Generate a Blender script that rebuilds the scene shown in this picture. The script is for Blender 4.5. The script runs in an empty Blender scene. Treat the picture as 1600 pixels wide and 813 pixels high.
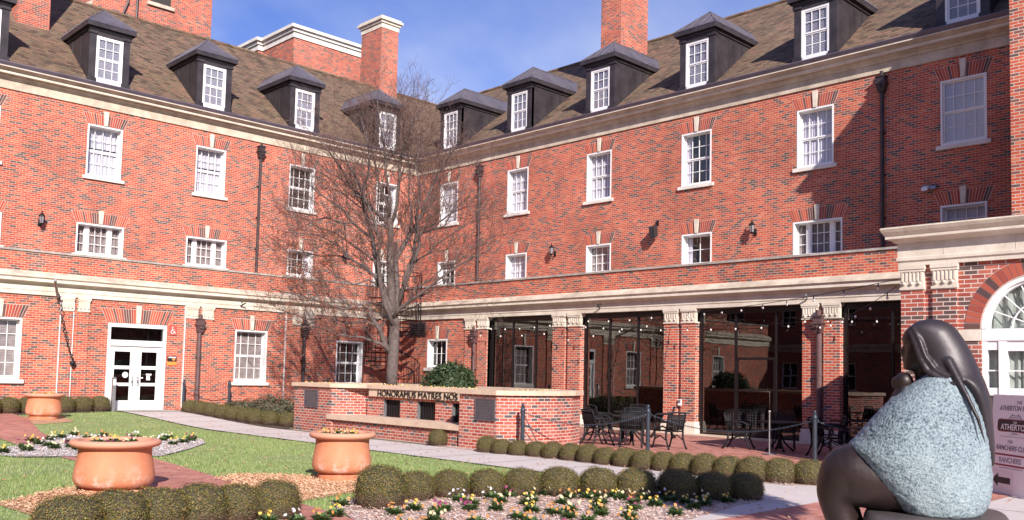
import bpy, bmesh, math, random
import numpy as np
from mathutils import Vector, Matrix, noise as mnoise
R=math.radians; PI=math.pi
scn=bpy.context.scene
COL=scn.collection
rnd=random.Random(7)

# ------------------------------------------------------------ object helpers
def tag(o,label=None,cat=None,group=None,kind=None):
    if label: o['label']=label
    if cat: o['category']=cat
    if group: o['group']=group
    if kind: o['kind']=kind
    return o
def link(o,parent=None):
    COL.objects.link(o)
    if parent is not None: o.parent=parent
    return o
def thing(name,label,cat,loc=(0,0,0),rotz=0,group=None):
    o=bpy.data.objects.new(name,None); o.empty_display_size=.2
    o.location=loc; o.rotation_euler=(0,0,rotz)
    link(o); return tag(o,label,cat,group)
KIDS={}
def kids(o): return KIDS.get(o.name,[])
def reg(o,parent):
    if parent is not None: KIDS.setdefault(parent.name,[]).append(o)
def dup(root,loc=None,rotz=None,label=None,group=None,parent=None,scale=None,cat=None):
    r=root.copy(); link(r,parent); reg(r,parent)
    if loc is not None: r.location=loc
    if rotz is not None: r.rotation_euler=(0,0,rotz)
    if scale is not None: r.scale=scale if hasattr(scale,'__len__') else (scale,)*3
    if label: r['label']=label
    if group: r['group']=group
    if cat: r['category']=cat
    for c in list(kids(root)):
        dup(c,parent=r)
    return r

class MB:
    def __init__(s): s.v=[]; s.f=[]; s.uv=[]   # uv None => projected
    def quad(s,a,b,c,d): s.poly([a,b,c,d])
    def poly(s,pts,uv=None):
        n=len(s.v); s.v+=[tuple(p) for p in pts]; s.f.append(tuple(range(n,n+len(pts)))); s.uv.append(uv)
    def box(s,x0,x1,y0,y1,z0,z1):
        if x0>x1:x0,x1=x1,x0
        if y0>y1:y0,y1=y1,y0
        if z0>z1:z0,z1=z1,z0
        n=len(s.v)
        s.v+=[(x0,y0,z0),(x1,y0,z0),(x1,y1,z0),(x0,y1,z0),(x0,y0,z1),(x1,y0,z1),(x1,y1,z1),(x0,y1,z1)]
        for q in ((0,3,2,1),(4,5,6,7),(0,1,5,4),(1,2,6,5),(2,3,7,6),(3,0,4,7)):
            s.f.append(tuple(n+i for i in q)); s.uv.append(None)
        return s
    def hexa(s,p):  # 8 pts bottom4 top4
        n=len(s.v); s.v+=[tuple(q) for q in p]
        for q in ((0,3,2,1),(4,5,6,7),(0,1,5,4),(1,2,6,5),(2,3,7,6),(3,0,4,7)):
            s.f.append(tuple(n+i for i in q)); s.uv.append(None)
    def prism(s,pts,z0,z1,cap=True,bot=True,peri=False):
        n=len(pts); b=len(s.v)
        s.v+=[(p[0],p[1],z0) for p in pts]+[(p[0],p[1],z1) for p in pts]
        acc=0
        for i in range(n):
            j=(i+1)%n; L=math.hypot(pts[j][0]-pts[i][0],pts[j][1]-pts[i][1])
            s.f.append((b+i,b+j,b+n+j,b+n+i))
            s.uv.append([(acc,z0),(acc+L,z0),(acc+L,z1),(acc,z1)] if peri else None); acc+=L
        if cap: s.f.append(tuple(b+n+i for i in range(n))); s.uv.append(None)
        if bot: s.f.append(tuple(b+n-1-i for i in range(n))); s.uv.append(None)
    def loft(s,rings,close=True,caps=True):
        m=len(rings[0]); b=len(s.v)
        for r in rings: s.v+=[tuple(p) for p in r]
        for k in range(len(rings)-1):
            for i in range(m if close else m-1):
                j=(i+1)%m
                s.f.append((b+k*m+i,b+k*m+j,b+(k+1)*m+j,b+(k+1)*m+i)); s.uv.append(None)
        if caps:
            s.f.append(tuple(b+m-1-i for i in range(m))); s.uv.append(None)
            s.f.append(tuple(b+(len(rings)-1)*m+i for i in range(m))); s.uv.append(None)
    def tube(s,pts,rad,n=8,caps=True):
        pts=[Vector(p) for p in pts]
        if not hasattr(rad,'__len__'): rad=[rad]*len(pts)
        rings=[]; prev=None
        for i,p in enumerate(pts):
            d=(pts[min(i+1,len(pts)-1)]-pts[max(i-1,0)])
            if d.length<1e-9: d=Vector((0,0,1))
            d.normalize()
            if prev is None:
                a=Vector((0,0,1)) if abs(d.z)<.9 else Vector((1,0,0))
                u=d.cross(a).normalized()
            else:
                u=(prev-d*prev.dot(d)); 
                if u.length<1e-6: u=d.orthogonal()
                u.normalize()
            prev=u; w=d.cross(u)
            rings.append([p+(u*math.cos(2*PI*k/n)+w*math.sin(2*PI*k/n))*rad[i] for k in range(n)])
        s.loft(rings,caps=caps)
    def lathe(s,prof,n=32,c=(0,0,0)):
        rings=[[(c[0]+r*math.cos(2*PI*k/n),c[1]+r*math.sin(2*PI*k/n),c[2]+z) for k in range(n)] for r,z in prof]
        s.loft(rings)
    def ell(s,c,r,n=16,m=10):
        rings=[]
        for i in range(1,m):
            a=-PI/2+PI*i/m
            rings.append([(c[0]+r[0]*math.cos(a)*math.cos(2*PI*k/n),c[1]+r[1]*math.cos(a)*math.sin(2*PI*k/n),c[2]+r[2]*math.sin(a)) for k in range(n)])
        s.loft(rings)
    def build(s,name,mat,parent=None,smooth=False,angle=None):
        me=bpy.data.meshes.new(name); me.from_pydata(s.v,[],s.f)
        uvl=me.uv_layers.new(name='UVMap'); data=[0.0]*(2*len(me.loops))
        vs=me.vertices
        for p,uv in zip(me.polygons,s.uv):
            ls=p.loop_start
            if uv is not None:
                for k in range(p.loop_total): data[2*(ls+k)]=uv[k][0]; data[2*(ls+k)+1]=uv[k][1]
                continue
            n=p.normal
            if abs(n.z)>.97:
                t=Vector((1,0,0)); w=Vector((0,1,0))
            else:
                t=Vector((-n.y,n.x,0)).normalized(); w=n.cross(t)
                if w.z<0: w=-w
                if abs(t.x)>abs(t.y):
                    if t.x<0: t=-t
                elif t.y<0: t=-t
            for k in range(p.loop_total):
                co=vs[me.loops[ls+k].vertex_index].co
                data[2*(ls+k)]=co.dot(t); data[2*(ls+k)+1]=co.dot(w)
        uvl.data.foreach_set('uv',data)
        if mat is not None: me.materials.append(mat)
        if smooth:
            me.polygons.foreach_set('use_smooth',[True]*len(me.polygons))
            if angle: 
                try: me.set_sharp_from_angle(angle=R(angle))
                except Exception: pass
        me.update()
        o=bpy.data.objects.new(name,me); link(o,parent); reg(o,parent)
        return o
def struct(o): o['kind']='structure'; return o

# ------------------------------------------------------------ materials
def newmat(name):
    m=bpy.data.materials.new(name); m.use_nodes=True; nt=m.node_tree
    b=nt.nodes['Principled BSDF']; return m,nt,b
def N(nt,t,**kw):
    n=nt.nodes.new(t)
    for k,v in kw.items(): setattr(n,k,v)
    return n
def ramp(nt,stops,interp='LINEAR'):
    r=N(nt,'ShaderNodeValToRGB'); r.color_ramp.interpolation=interp
    e=r.color_ramp.elements
    while len(e)>1: e.remove(e[-1])
    e[0].position=stops[0][0]; e[0].color=(*stops[0][1],1)
    for p,c in stops[1:]:
        x=e.new(p); x.color=(*c,1)
    return r
def coords(nt,scale=1,kind='Object'):
    tc=N(nt,'ShaderNodeTexCoord'); mp=N(nt,'ShaderNodeMapping')
    mp.inputs['Scale'].default_value=(scale,)*3 if not hasattr(scale,'__len__') else scale
    nt.links.new(tc.outputs[kind],mp.inputs[0]); return mp.outputs[0]
def pm(name,col,rough=.6,metal=0,col2=None,ns=3,detail=6,bump=0,bs=None,spec=None,island=0,coat=0,dist=.02):
    """plain material with procedural variation between col and col2"""
    m,nt,b=newmat(name); L=nt.links
    b.inputs['Roughness'].default_value=rough; b.inputs['Metallic'].default_value=metal
    if spec is not None: b.inputs['Specular IOR Level'].default_value=spec
    if coat: b.inputs['Coat Weight'].default_value=coat
    v=coords(nt)
    no=N(nt,'ShaderNodeTexNoise'); no.inputs['Scale'].default_value=ns; no.inputs['Detail'].default_value=detail
    no.inputs['Roughness'].default_value=.65
    L.new(v,no.inputs[0])
    if col2 is None: col2=tuple(c*.72 for c in col)
    r=ramp(nt,[(.3,col2),(.7,col)]); L.new(no.outputs[0],r.inputs[0])
    out=r.outputs[0]
    if island:
        g=N(nt,'ShaderNodeNewGeometry'); mr=N(nt,'ShaderNodeMapRange')
        mr.inputs[3].default_value=1-island; mr.inputs[4].default_value=1+island
        L.new(g.outputs['Random Per Island'],mr.inputs[0])
        mx=N(nt,'ShaderNodeVectorMath',operation='SCALE'); L.new(out,mx.inputs[0]); L.new(mr.outputs[0],mx.inputs['Scale'])
        out=mx.outputs[0]
    L.new(out,b.inputs['Base Color'])
    if bump:
        n2=N(nt,'ShaderNodeTexNoise'); n2.inputs['Scale'].default_value=bs or ns*12; n2.inputs['Detail'].default_value=5
        L.new(v,n2.inputs[0]); bp=N(nt,'ShaderNodeBump'); bp.inputs['Strength'].default_value=bump; bp.inputs['Distance'].default_value=dist
        L.new(n2.outputs[0],bp.inputs['Height']); L.new(bp.outputs[0],b.inputs['Normal'])
    return m
def brick_mat(name,bw,bh,mort,cols,mortar,offset=.5,rough=.85,patch=.1,bump=.5,stain=None,rowshadow=0):
    """cols: list of (pos,color) constant ramp over a random number per brick"""
    m,nt,b=newmat(name); L=nt.links
    tc=N(nt,'ShaderNodeTexCoord')
    wn=N(nt,'ShaderNodeTexNoise'); wn.inputs['Scale'].default_value=3.0
    br=N(nt,'ShaderNodeTexBrick'); br.offset=offset; br.offset_frequency=2; br.squash=1
    br.inputs['Color1'].default_value=(0,0,0,1); br.inputs['Color2'].default_value=(1,1,1,1); br.inputs['Mortar'].default_value=(.5,.5,.5,1)
    br.inputs['Scale'].default_value=1; br.inputs['Mortar Size'].default_value=mort; br.inputs['Mortar Smooth'].default_value=.15
    br.inputs['Bias'].default_value=0; br.inputs['Brick Width'].default_value=bw; br.inputs['Row Height'].default_value=bh
    L.new(tc.outputs['UV'],br.inputs['Vector'])
    r=ramp(nt,cols,'CONSTANT'); 
    # break up neighbouring rows with a fine hue shift
    L.new(br.outputs['Color'],r.inputs[0])
    no=N(nt,'ShaderNodeTexNoise'); no.inputs['Scale'].default_value=.35; no.inputs['Detail'].default_value=4; no.inputs['Roughness'].default_value=.6
    L.new(tc.outputs['UV'],no.inputs[0])
    mr=N(nt,'ShaderNodeMapRange'); mr.inputs[1].default_value=.3; mr.inputs[2].default_value=.7; mr.inputs[3].default_value=1-patch*1.6; mr.inputs[4].default_value=1+patch
    L.new(no.outputs[0],mr.inputs[0])
    n3=N(nt,'ShaderNodeTexNoise'); n3.inputs['Scale'].default_value=28; n3.inputs['Detail'].default_value=3; L.new(tc.outputs['UV'],n3.inputs[0])
    mr3=N(nt,'ShaderNodeMapRange'); mr3.inputs[3].default_value=.78; mr3.inputs[4].default_value=1.22; L.new(n3.outputs[0],mr3.inputs[0])
    mu=N(nt,'ShaderNodeMath',operation='MULTIPLY'); L.new(mr.outputs[0],mu.inputs[0]); L.new(mr3.outputs[0],mu.inputs[1])
    sc=N(nt,'ShaderNodeVectorMath',operation='SCALE'); L.new(r.outputs[0],sc.inputs[0]); L.new(mu.outputs[0],sc.inputs['Scale'])
    n4=N(nt,'ShaderNodeTexNoise'); n4.inputs['Scale'].default_value=1.0; n4.inputs['Detail'].default_value=5; mp4=N(nt,'ShaderNodeMapping'); mp4.inputs['Scale'].default_value=(1.6,.28,1); L.new(tc.outputs['UV'],mp4.inputs[0]); L.new(mp4.outputs[0],n4.inputs[0])
    mr4=N(nt,'ShaderNodeMapRange'); mr4.inputs[1].default_value=.35; mr4.inputs[2].default_value=.65; mr4.inputs[3].default_value=.84; mr4.inputs[4].default_value=1.08; L.new(n4.outputs[0],mr4.inputs[0])
    mu4=N(nt,'ShaderNodeMath',operation='MULTIPLY'); L.new(mu.outputs[0],mu4.inputs[0]); L.new(mr4.outputs[0],mu4.inputs[1]); L.new(mu4.outputs[0],sc.inputs['Scale'])
    mrm=ramp(nt,[(.3,tuple(c*.7 for c in mortar)),(.6,mortar)]); L.new(no.outputs[0],mrm.inputs[0])
    mx=N(nt,'ShaderNodeMix',data_type='RGBA'); L.new(br.outputs['Fac'],mx.inputs[0]); L.new(sc.outputs[0],mx.inputs[6]); L.new(mrm.outputs[0],mx.inputs[7])
    outc=mx.outputs[2]
    if rowshadow:
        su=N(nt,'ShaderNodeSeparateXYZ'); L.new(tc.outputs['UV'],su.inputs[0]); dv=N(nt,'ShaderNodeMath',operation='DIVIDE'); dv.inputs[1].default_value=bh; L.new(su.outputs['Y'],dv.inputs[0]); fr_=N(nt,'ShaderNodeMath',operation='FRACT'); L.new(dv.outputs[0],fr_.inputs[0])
        rr_=ramp(nt,[(0,(.30,.28,.27)),(rowshadow,(.42,.40,.38)),(rowshadow+.10,(1,1,1))]); L.new(fr_.outputs[0],rr_.inputs[0])  # shadow line of each tile course multiplied into the colour
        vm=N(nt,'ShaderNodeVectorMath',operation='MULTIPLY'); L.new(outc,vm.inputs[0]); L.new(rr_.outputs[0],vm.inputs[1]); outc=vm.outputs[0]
    L.new(outc,b.inputs['Base Color']); b.inputs['Roughness'].default_value=rough
    bp=N(nt,'ShaderNodeBump'); bp.invert=True; bp.inputs['Strength'].default_value=bump; bp.inputs['Distance'].default_value=.008
    ad=N(nt,'ShaderNodeMath',operation='MULTIPLY_ADD'); ad.inputs[1].default_value=-.3; L.new(n3.outputs[0],ad.inputs[0]); L.new(br.outputs['Fac'],ad.inputs[2])
    L.new(ad.outputs[0],bp.inputs['Height']); L.new(bp.outputs[0],b.inputs['Normal'])
    return m
RED=(.47,.080,.034); RED2=(.54,.112,.050); RED3=(.38,.060,.030); RED4=(.57,.155,.075); DRK=(.115,.070,.062); DRK2=(.20,.085,.065); DRK3=(.28,.085,.06)
bcols=[(0,DRK),(.09,DRK2),(.18,DRK3),(.24,RED3),(.34,RED),(.55,RED2),(.72,RED),(.86,RED4),(.93,RED2)]
M={}
M['brick']=brick_mat('brick_main',.215,.0745,.0085,bcols,(.54,.38,.32),patch=.14)
M['brick_far']=brick_mat('brick_far',.215,.0745,.007,bcols,(.55,.40,.35))
bc2=[(0,(.10,.075,.08)),(.10,(.20,.10,.09)),(.2,RED3),(.42,(.42,.10,.07)),(.7,(.48,.14,.09)),(.9,(.40,.09,.06))]
M['brick_small']=brick_mat('brick_planter',.205,.078,.010,bc2,(.60,.47,.42),patch=.14)
M['brick_pier']=brick_mat('brick_pier',.235,.080,.010,bcols,(.60,.46,.40),patch=.12)
M['brick_port']=brick_mat('brick_portico',.24,.082,.010,[(0,DRK),(.2,DRK2),(.3,(.30,.065,.045)),(.5,(.38,.085,.055)),(.8,(.42,.12,.075))],(.62,.50,.45))
M['paver']=brick_mat('paver_red',.21,.105,.005,[(0,(.40,.14,.11)),(.25,(.48,.18,.13)),(.5,(.43,.155,.12)),(.75,(.52,.23,.18))],(.46,.28,.24),patch=.12,bump=.25)
M['shingle']=brick_mat('roof_tile',.26,.17,.003,[(0,(.095,.058,.040)),(.12,(.14,.088,.058)),(.3,(.18,.115,.074)),(.55,(.21,.135,.084)),(.72,(.165,.105,.07)),(.86,(.235,.125,.085)),(.95,(.155,.122,.078))],(.040,.026,.019),patch=.10,bump=1.0,rough=.9,rowshadow=.16)
M['vouss']=None
M['vouss_dark']=pm('voussoir_dark',(.16,.08,.07),.85,ns=2,island=.3)
M['mortar']=pm('mortar',(.66,.52,.46),.9,ns=5)
M['lime']=pm('limestone',(.74,.67,.58),.8,col2=(.52,.44,.36),ns=1.7,detail=10,bump=.18,bs=20)
M['lime_w_shade']=pm('limestone_weathered_shaded',(.66,.57,.46),.85,col2=(.34,.27,.21),ns=1.6,detail=9,bump=.2,bs=18)  # weathered stone; on frieze and cyma its dark tone is painted shade
M['cap']=pm('parapet_cap_stone',(.50,.46,.42),.9,col2=(.22,.19,.17),ns=2.5,detail=9,bump=.3)
M['lime_cap']=pm('planter_cap_stone',(.66,.50,.38),.85,col2=(.50,.35,.26),ns=2.2,bump=.2)
M['white']=pm('white_paint',(.82,.80,.80),.45,col2=(.74,.72,.73),ns=2)
M['stone_sill']=pm('painted_sill',(.78,.74,.70),.7,col2=(.58,.53,.48),ns=3.5,detail=9)
M['copper']=pm('dark_copper',(.062,.050,.056),.50,.2,col2=(.022,.018,.022),ns=2.2,detail=9,bump=.12,bs=12)
M['copper_roof']=pm('standing_seam_copper',(.20,.175,.20),.42,.4,col2=(.12,.105,.125),ns=1.4,detail=8)
M['gutter']=pm('gutter_metal',(.17,.14,.18),.5,.3,col2=(.11,.09,.12),ns=2)
M['pipe']=pm('downspout_metal',(.075,.055,.06),.5,.4,col2=(.04,.03,.033),ns=4)
M['pipe2']=pm('downspout_brown',(.17,.10,.105),.5,.3,col2=(.10,.06,.06),ns=4)
M['frame_dark']=pm('bronze_frame',(.022,.016,.018),.4,.4,ns=3)
M['black']=pm('black_metal',(.010,.0095,.012),.55,0,col2=(.014,.013,.016),ns=8,bump=.05,spec=.25)
M['blackmesh']=pm('black_mesh',(.03,.028,.034),.5,.3,ns=8)
M['post']=pm('post_paint',(.055,.07,.095),.35,.3,col2=(.035,.045,.06),ns=5)
M['grey_metal']=pm('grey_metal',(.35,.35,.36),.4,.6,ns=5)
M['terra']=None
M['concrete']=pm('concrete_path',(.60,.53,.51),.9,col2=(.50,.44,.42),ns=1.3,detail=10,bump=.12,bs=60)
M['gravel']=pm('pale_gravel',(.52,.47,.46),.95,col2=(.33,.28,.27),ns=22,detail=10,bump=.7,bs=60)
M['mulch']=pm('pine_mulch',(.58,.47,.43),.95,col2=(.36,.22,.17),ns=9,detail=12,bump=.8,bs=50)
M['straw']=pm('orange_straw',(.55,.33,.20),.95,col2=(.38,.20,.11),ns=10,detail=12,bump=.7,bs=60)
M['soil']=pm('soil',(.09,.06,.045),.95,col2=(.05,.035,.025),ns=12,bump=.6)
M['lawnbase']=pm('lawn_base',(.31,.34,.15),.95,col2=(.16,.23,.08),ns=1.0,detail=10,bump=.3)
M['ground']=pm('ground_far',(.16,.15,.11),.95,col2=(.10,.11,.06),ns=.2)
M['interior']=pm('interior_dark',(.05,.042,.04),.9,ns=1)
M['curtain']=pm('curtain_cloth',(.62,.60,.64),.9,col2=(.48,.46,.51),ns=4)
M['blind']=pm('window_blind',(.34,.33,.38),.85,col2=(.26,.25,.30),ns=4,spec=.1)
M['shadebl']=pm('window_shade_white',(.62,.60,.64),.8,col2=(.56,.55,.6),ns=4)
M['curtain_tan']=pm('curtain_tan',(.36,.30,.28),.9,col2=(.2,.16,.15),ns=4)
M['curtain_green']=pm('curtain_green',(.42,.46,.40),.9,col2=(.26,.30,.25),ns=4)
M['lamp_glass']=pm('lamp_glass',(.30,.28,.30),.15,ns=4)
M['plaque']=pm('bronze_plaque',(.13,.115,.14),.45,.5,col2=(.085,.075,.09),ns=5)
M['bark']=pm('bark',(.165,.125,.115),.9,col2=(.07,.05,.048),ns=7,detail=10,bump=.6,bs=25)
M['twig']=pm('twig_bark',(.17,.095,.078),.9,col2=(.09,.05,.042),ns=6)
M['deadleaf']=pm('dead_leaf',(.34,.125,.07),.85,col2=(.27,.085,.05),ns=5,island=.4)
M['speaker']=pm('speaker_case',(.03,.03,.035),.5,ns=8)
M['signwhite']=pm('sign_panel',(.87,.85,.86),.5,col2=(.83,.81,.83),ns=2)
M['ink']=pm('sign_ink',(.10,.08,.16),.6,ns=3)
M['inkgrey']=pm('sign_ink_grey',(.33,.30,.38),.6,ns=3)
M['inkblack']=pm('sign_black',(.02,.018,.028),.5,ns=3)
M['inkred']=pm('sign_red',(.32,.05,.07),.6,ns=3)
M['orange']=pm('orange_panel',(.80,.30,.06),.6,ns=3)
M['redpanel']=pm('red_panel',(.62,.10,.08),.6,ns=3)
M['bulb']=pm('bulb_glass',(.85,.78,.74),.15,ns=3)
M['rock']=pm('seat_stone',(.10,.085,.085),.5,.2,col2=(.05,.042,.042),ns=3,bump=.2)

def glass_mat(name,refl,tint,rough=.01,base=(.0,.0,.0)):
    m=bpy.data.materials.new(name); m.use_nodes=True; nt=m.node_tree; L=nt.links
    nt.nodes.remove(nt.nodes['Principled BSDF']); out=nt.nodes['Material Output']
    g=N(nt,'ShaderNodeBsdfGlossy'); g.inputs['Roughness'].default_value=rough; g.inputs['Color'].default_value=(1,1,1,1)
    t=N(nt,'ShaderNodeBsdfTransparent'); t.inputs['Color'].default_value=(*tint,1)
    fr=N(nt,'ShaderNodeFresnel'); fr.inputs['IOR'].default_value=1.5
    ge=N(nt,'ShaderNodeNewGeometry'); io=N(nt,'ShaderNodeMath',operation='MULTIPLY_ADD'); io.inputs[1].default_value=-.8333; io.inputs[2].default_value=1.5; L.new(ge.outputs['Backfacing'],io.inputs[0]); L.new(io.outputs[0],fr.inputs['IOR'])
    mr=N(nt,'ShaderNodeMapRange'); mr.inputs[3].default_value=refl; mr.inputs[4].default_value=1
    L.new(fr.outputs[0],mr.inputs[0])
    # slow waviness of old float glass
    v=coords(nt,1); no=N(nt,'ShaderNodeTexNoise'); no.inputs['Scale'].default_value=1.3; L.new(v,no.inputs[0])
    bp=N(nt,'ShaderNodeBump'); bp.inputs['Strength'].default_value=.018; bp.inputs['Distance'].default_value=.05
    L.new(no.outputs[0],bp.inputs['Height']); L.new(bp.outputs[0],g.inputs['Normal'])
    mx=N(nt,'ShaderNodeMixShader'); L.new(mr.outputs[0],mx.inputs[0]); L.new(t.outputs[0],mx.inputs[1]); L.new(g.outputs[0],mx.inputs[2])
    L.new(mx.outputs[0],out.inputs[0]); return m
M['glass']=glass_mat('window_glass',.03,(.93,.93,.96))
M['glass_dark']=glass_mat('tinted_glass',.085,(.26,.25,.27))

def leaf_mat(name,cols,rough=.6,trans=.25):
    m,nt,b=newmat(name); L=nt.links
    g=N(nt,'ShaderNodeNewGeometry'); r=ramp(nt,cols); L.new(g.outputs['Random Per Island'],r.inputs[0])
    L.new(r.outputs[0],b.inputs['Base Color']); b.inputs['Roughness'].default_value=rough
    out=nt.nodes['Material Output']; t=N(nt,'ShaderNodeBsdfTranslucent'); L.new(r.outputs[0],t.inputs[0])
    mx=N(nt,'ShaderNodeMixShader'); mx.inputs[0].default_value=trans
    L.new(b.outputs[0],mx.inputs[1]); L.new(t.outputs[0],mx.inputs[2]); L.new(mx.outputs[0],out.inputs[0]); return m
M['shrubleaf']=leaf_mat('boxwood_leaf',[(0,(.05,.05,.018)),(.3,(.10,.095,.03)),(.55,(.145,.125,.04)),(.75,(.19,.15,.045)),(.9,(.20,.095,.05)),(1,(.13,.05,.04))])
def shrub_leaf():
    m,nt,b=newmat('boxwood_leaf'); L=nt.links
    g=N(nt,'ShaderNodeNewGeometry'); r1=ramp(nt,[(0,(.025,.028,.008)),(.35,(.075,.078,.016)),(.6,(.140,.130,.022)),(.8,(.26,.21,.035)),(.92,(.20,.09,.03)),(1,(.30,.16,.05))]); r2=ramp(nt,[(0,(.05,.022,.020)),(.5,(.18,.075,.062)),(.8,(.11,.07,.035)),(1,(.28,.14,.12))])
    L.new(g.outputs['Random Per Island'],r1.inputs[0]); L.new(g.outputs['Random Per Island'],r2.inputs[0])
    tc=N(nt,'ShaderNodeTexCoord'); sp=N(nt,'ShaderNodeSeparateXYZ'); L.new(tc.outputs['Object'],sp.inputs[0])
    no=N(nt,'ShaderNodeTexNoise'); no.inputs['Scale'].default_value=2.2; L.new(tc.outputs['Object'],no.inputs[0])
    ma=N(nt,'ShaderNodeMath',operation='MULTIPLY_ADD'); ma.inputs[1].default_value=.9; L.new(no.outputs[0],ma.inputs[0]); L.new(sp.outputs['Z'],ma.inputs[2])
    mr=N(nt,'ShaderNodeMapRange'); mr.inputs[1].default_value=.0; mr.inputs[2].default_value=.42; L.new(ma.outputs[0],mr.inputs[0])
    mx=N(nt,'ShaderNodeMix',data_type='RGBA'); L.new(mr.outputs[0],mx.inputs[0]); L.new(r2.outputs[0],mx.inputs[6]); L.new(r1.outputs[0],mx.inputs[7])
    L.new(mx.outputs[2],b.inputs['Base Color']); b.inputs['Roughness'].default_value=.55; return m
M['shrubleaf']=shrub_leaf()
def terra():
    m,nt,b=newmat('terracotta'); L=nt.links; tc=N(nt,'ShaderNodeTexCoord'); b.inputs['Roughness'].default_value=.8
    mp=N(nt,'ShaderNodeMapping'); mp.inputs['Scale'].default_value=(3,3,1.4); L.new(tc.outputs['Object'],mp.inputs[0])
    n1=N(nt,'ShaderNodeTexNoise'); n1.inputs['Scale'].default_value=1.6; n1.inputs['Detail'].default_value=7; n1.inputs['Roughness'].default_value=.7; L.new(mp.outputs[0],n1.inputs[0])
    r1=ramp(nt,[(.25,(.48,.165,.085)),(.5,(.57,.21,.11)),(.75,(.61,.25,.14))]); L.new(n1.outputs[0],r1.inputs[0])
    sp=N(nt,'ShaderNodeSeparateXYZ'); L.new(tc.outputs['Object'],sp.inputs[0])
    rim=N(nt,'ShaderNodeMapRange'); rim.inputs[1].default_value=.69; rim.inputs[2].default_value=.72; rim.inputs[4].default_value=.75; L.new(sp.outputs['Z'],rim.inputs[0])
    m1=N(nt,'ShaderNodeMix',data_type='RGBA'); L.new(rim.outputs[0],m1.inputs[0]); L.new(r1.outputs[0],m1.inputs[6]); m1.inputs[7].default_value=(.62,.30,.21,1)
    n2=N(nt,'ShaderNodeTexNoise'); n2.inputs['Scale'].default_value=3.2; n2.inputs['Detail'].default_value=9; n2.inputs['Roughness'].default_value=.75; L.new(tc.outputs['Object'],n2.inputs[0])
    rz=ramp(nt,[(.0,(0,0,0)),(.14,(.75,.75,.75)),(.20,(1,1,1)),(.33,(.35,.35,.35)),(.5,(0,0,0))]); L.new(sp.outputs['Z'],rz.inputs[0])
    rn=ramp(nt,[(.50,(0,0,0)),(.66,(1,1,1))]); L.new(n2.outputs[0],rn.inputs[0]); mm=N(nt,'ShaderNodeMath',operation='MULTIPLY'); L.new(rz.outputs[0],mm.inputs[0]); L.new(rn.outputs[0],mm.inputs[1])
    m2=N(nt,'ShaderNodeMix',data_type='RGBA'); L.new(mm.outputs[0],m2.inputs[0]); L.new(m1.outputs[2],m2.inputs[6]); m2.inputs[7].default_value=(.72,.60,.55,1)
    L.new(m2.outputs[2],b.inputs['Base Color'])
    bp=N(nt,'ShaderNodeBump'); bp.inputs['Strength'].default_value=.25; bp.inputs['Distance'].default_value=.01; L.new(n2.outputs[0],bp.inputs['Height']); L.new(bp.outputs[0],b.inputs['Normal']); return m
M['terra']=terra()
M['bushleaf']=leaf_mat('dark_bush_leaf',[(0,(.015,.03,.012)),(.5,(.04,.07,.025)),(1,(.09,.12,.05))])
M['juniper']=leaf_mat('juniper_leaf',[(0,(.04,.05,.03)),(.5,(.10,.11,.06)),(1,(.16,.10,.07))])
M['grass']=leaf_mat('grass_blade',[(0,(.19,.29,.08)),(.4,(.29,.40,.13)),(.75,(.39,.47,.19)),(1,(.52,.49,.28))],trans=.4)
M['pleaf']=leaf_mat('pansy_leaf',[(0,(.04,.08,.02)),(.5,(.08,.14,.04)),(1,(.14,.20,.07))])
for k,c in dict(yellow=(.62,.42,.07),cream=(.60,.50,.30),white=(.66,.64,.66),purple=(.22,.02,.09),orange=(.55,.24,.06)).items():
    M['pet_'+k]=pm('petal_'+k,c,.6,col2=tuple(x*.7 for x in c),ns=30)

M['vouss']=leaf_mat('voussoir_brick',[(0,(.08,.05,.05)),(.28,(.17,.065,.05)),(.36,(.33,.055,.032)),(.7,(.45,.075,.035)),(1,(.50,.11,.055))],rough=.85,trans=0)
M['vouss_port']=leaf_mat('voussoir_brick_dark',[(0,(.07,.045,.045)),(.4,(.16,.07,.06)),(.45,(.30,.06,.04)),(1,(.42,.10,.06))],rough=.85,trans=0)
def make_box(name,x0,x1,y0,y1,z0,z1,mat,parent=None):
    m=MB(); m.box(x0,x1,y0,y1,z0,z1); return m.build(name,mat,parent)

def text_obj(name,txt,size,mat,parent,loc,rot,ext=.004,sx=1,align='CENTER',shear=0,spacing=1,bold=0):
    cu=bpy.data.curves.new(name,'FONT'); cu.body=txt; cu.size=size; cu.extrude=ext; cu.align_x=align
    cu.shear=shear; cu.space_character=spacing; cu.offset=bold
    t=bpy.data.objects.new('tmp',cu); COL.objects.link(t)
    dg=bpy.context.evaluated_depsgraph_get(); dg.update()
    me=bpy.data.meshes.new_from_object(t.evaluated_get(dg)); bpy.data.objects.remove(t)
    me.materials.clear(); me.materials.append(mat)
    if sx!=1:
        for v in me.vertices: v.co.x*=sx
    o=bpy.data.objects.new(name,me); link(o,parent); reg(o,parent)
    o.location=loc; o.rotation_euler=rot; return o
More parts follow.
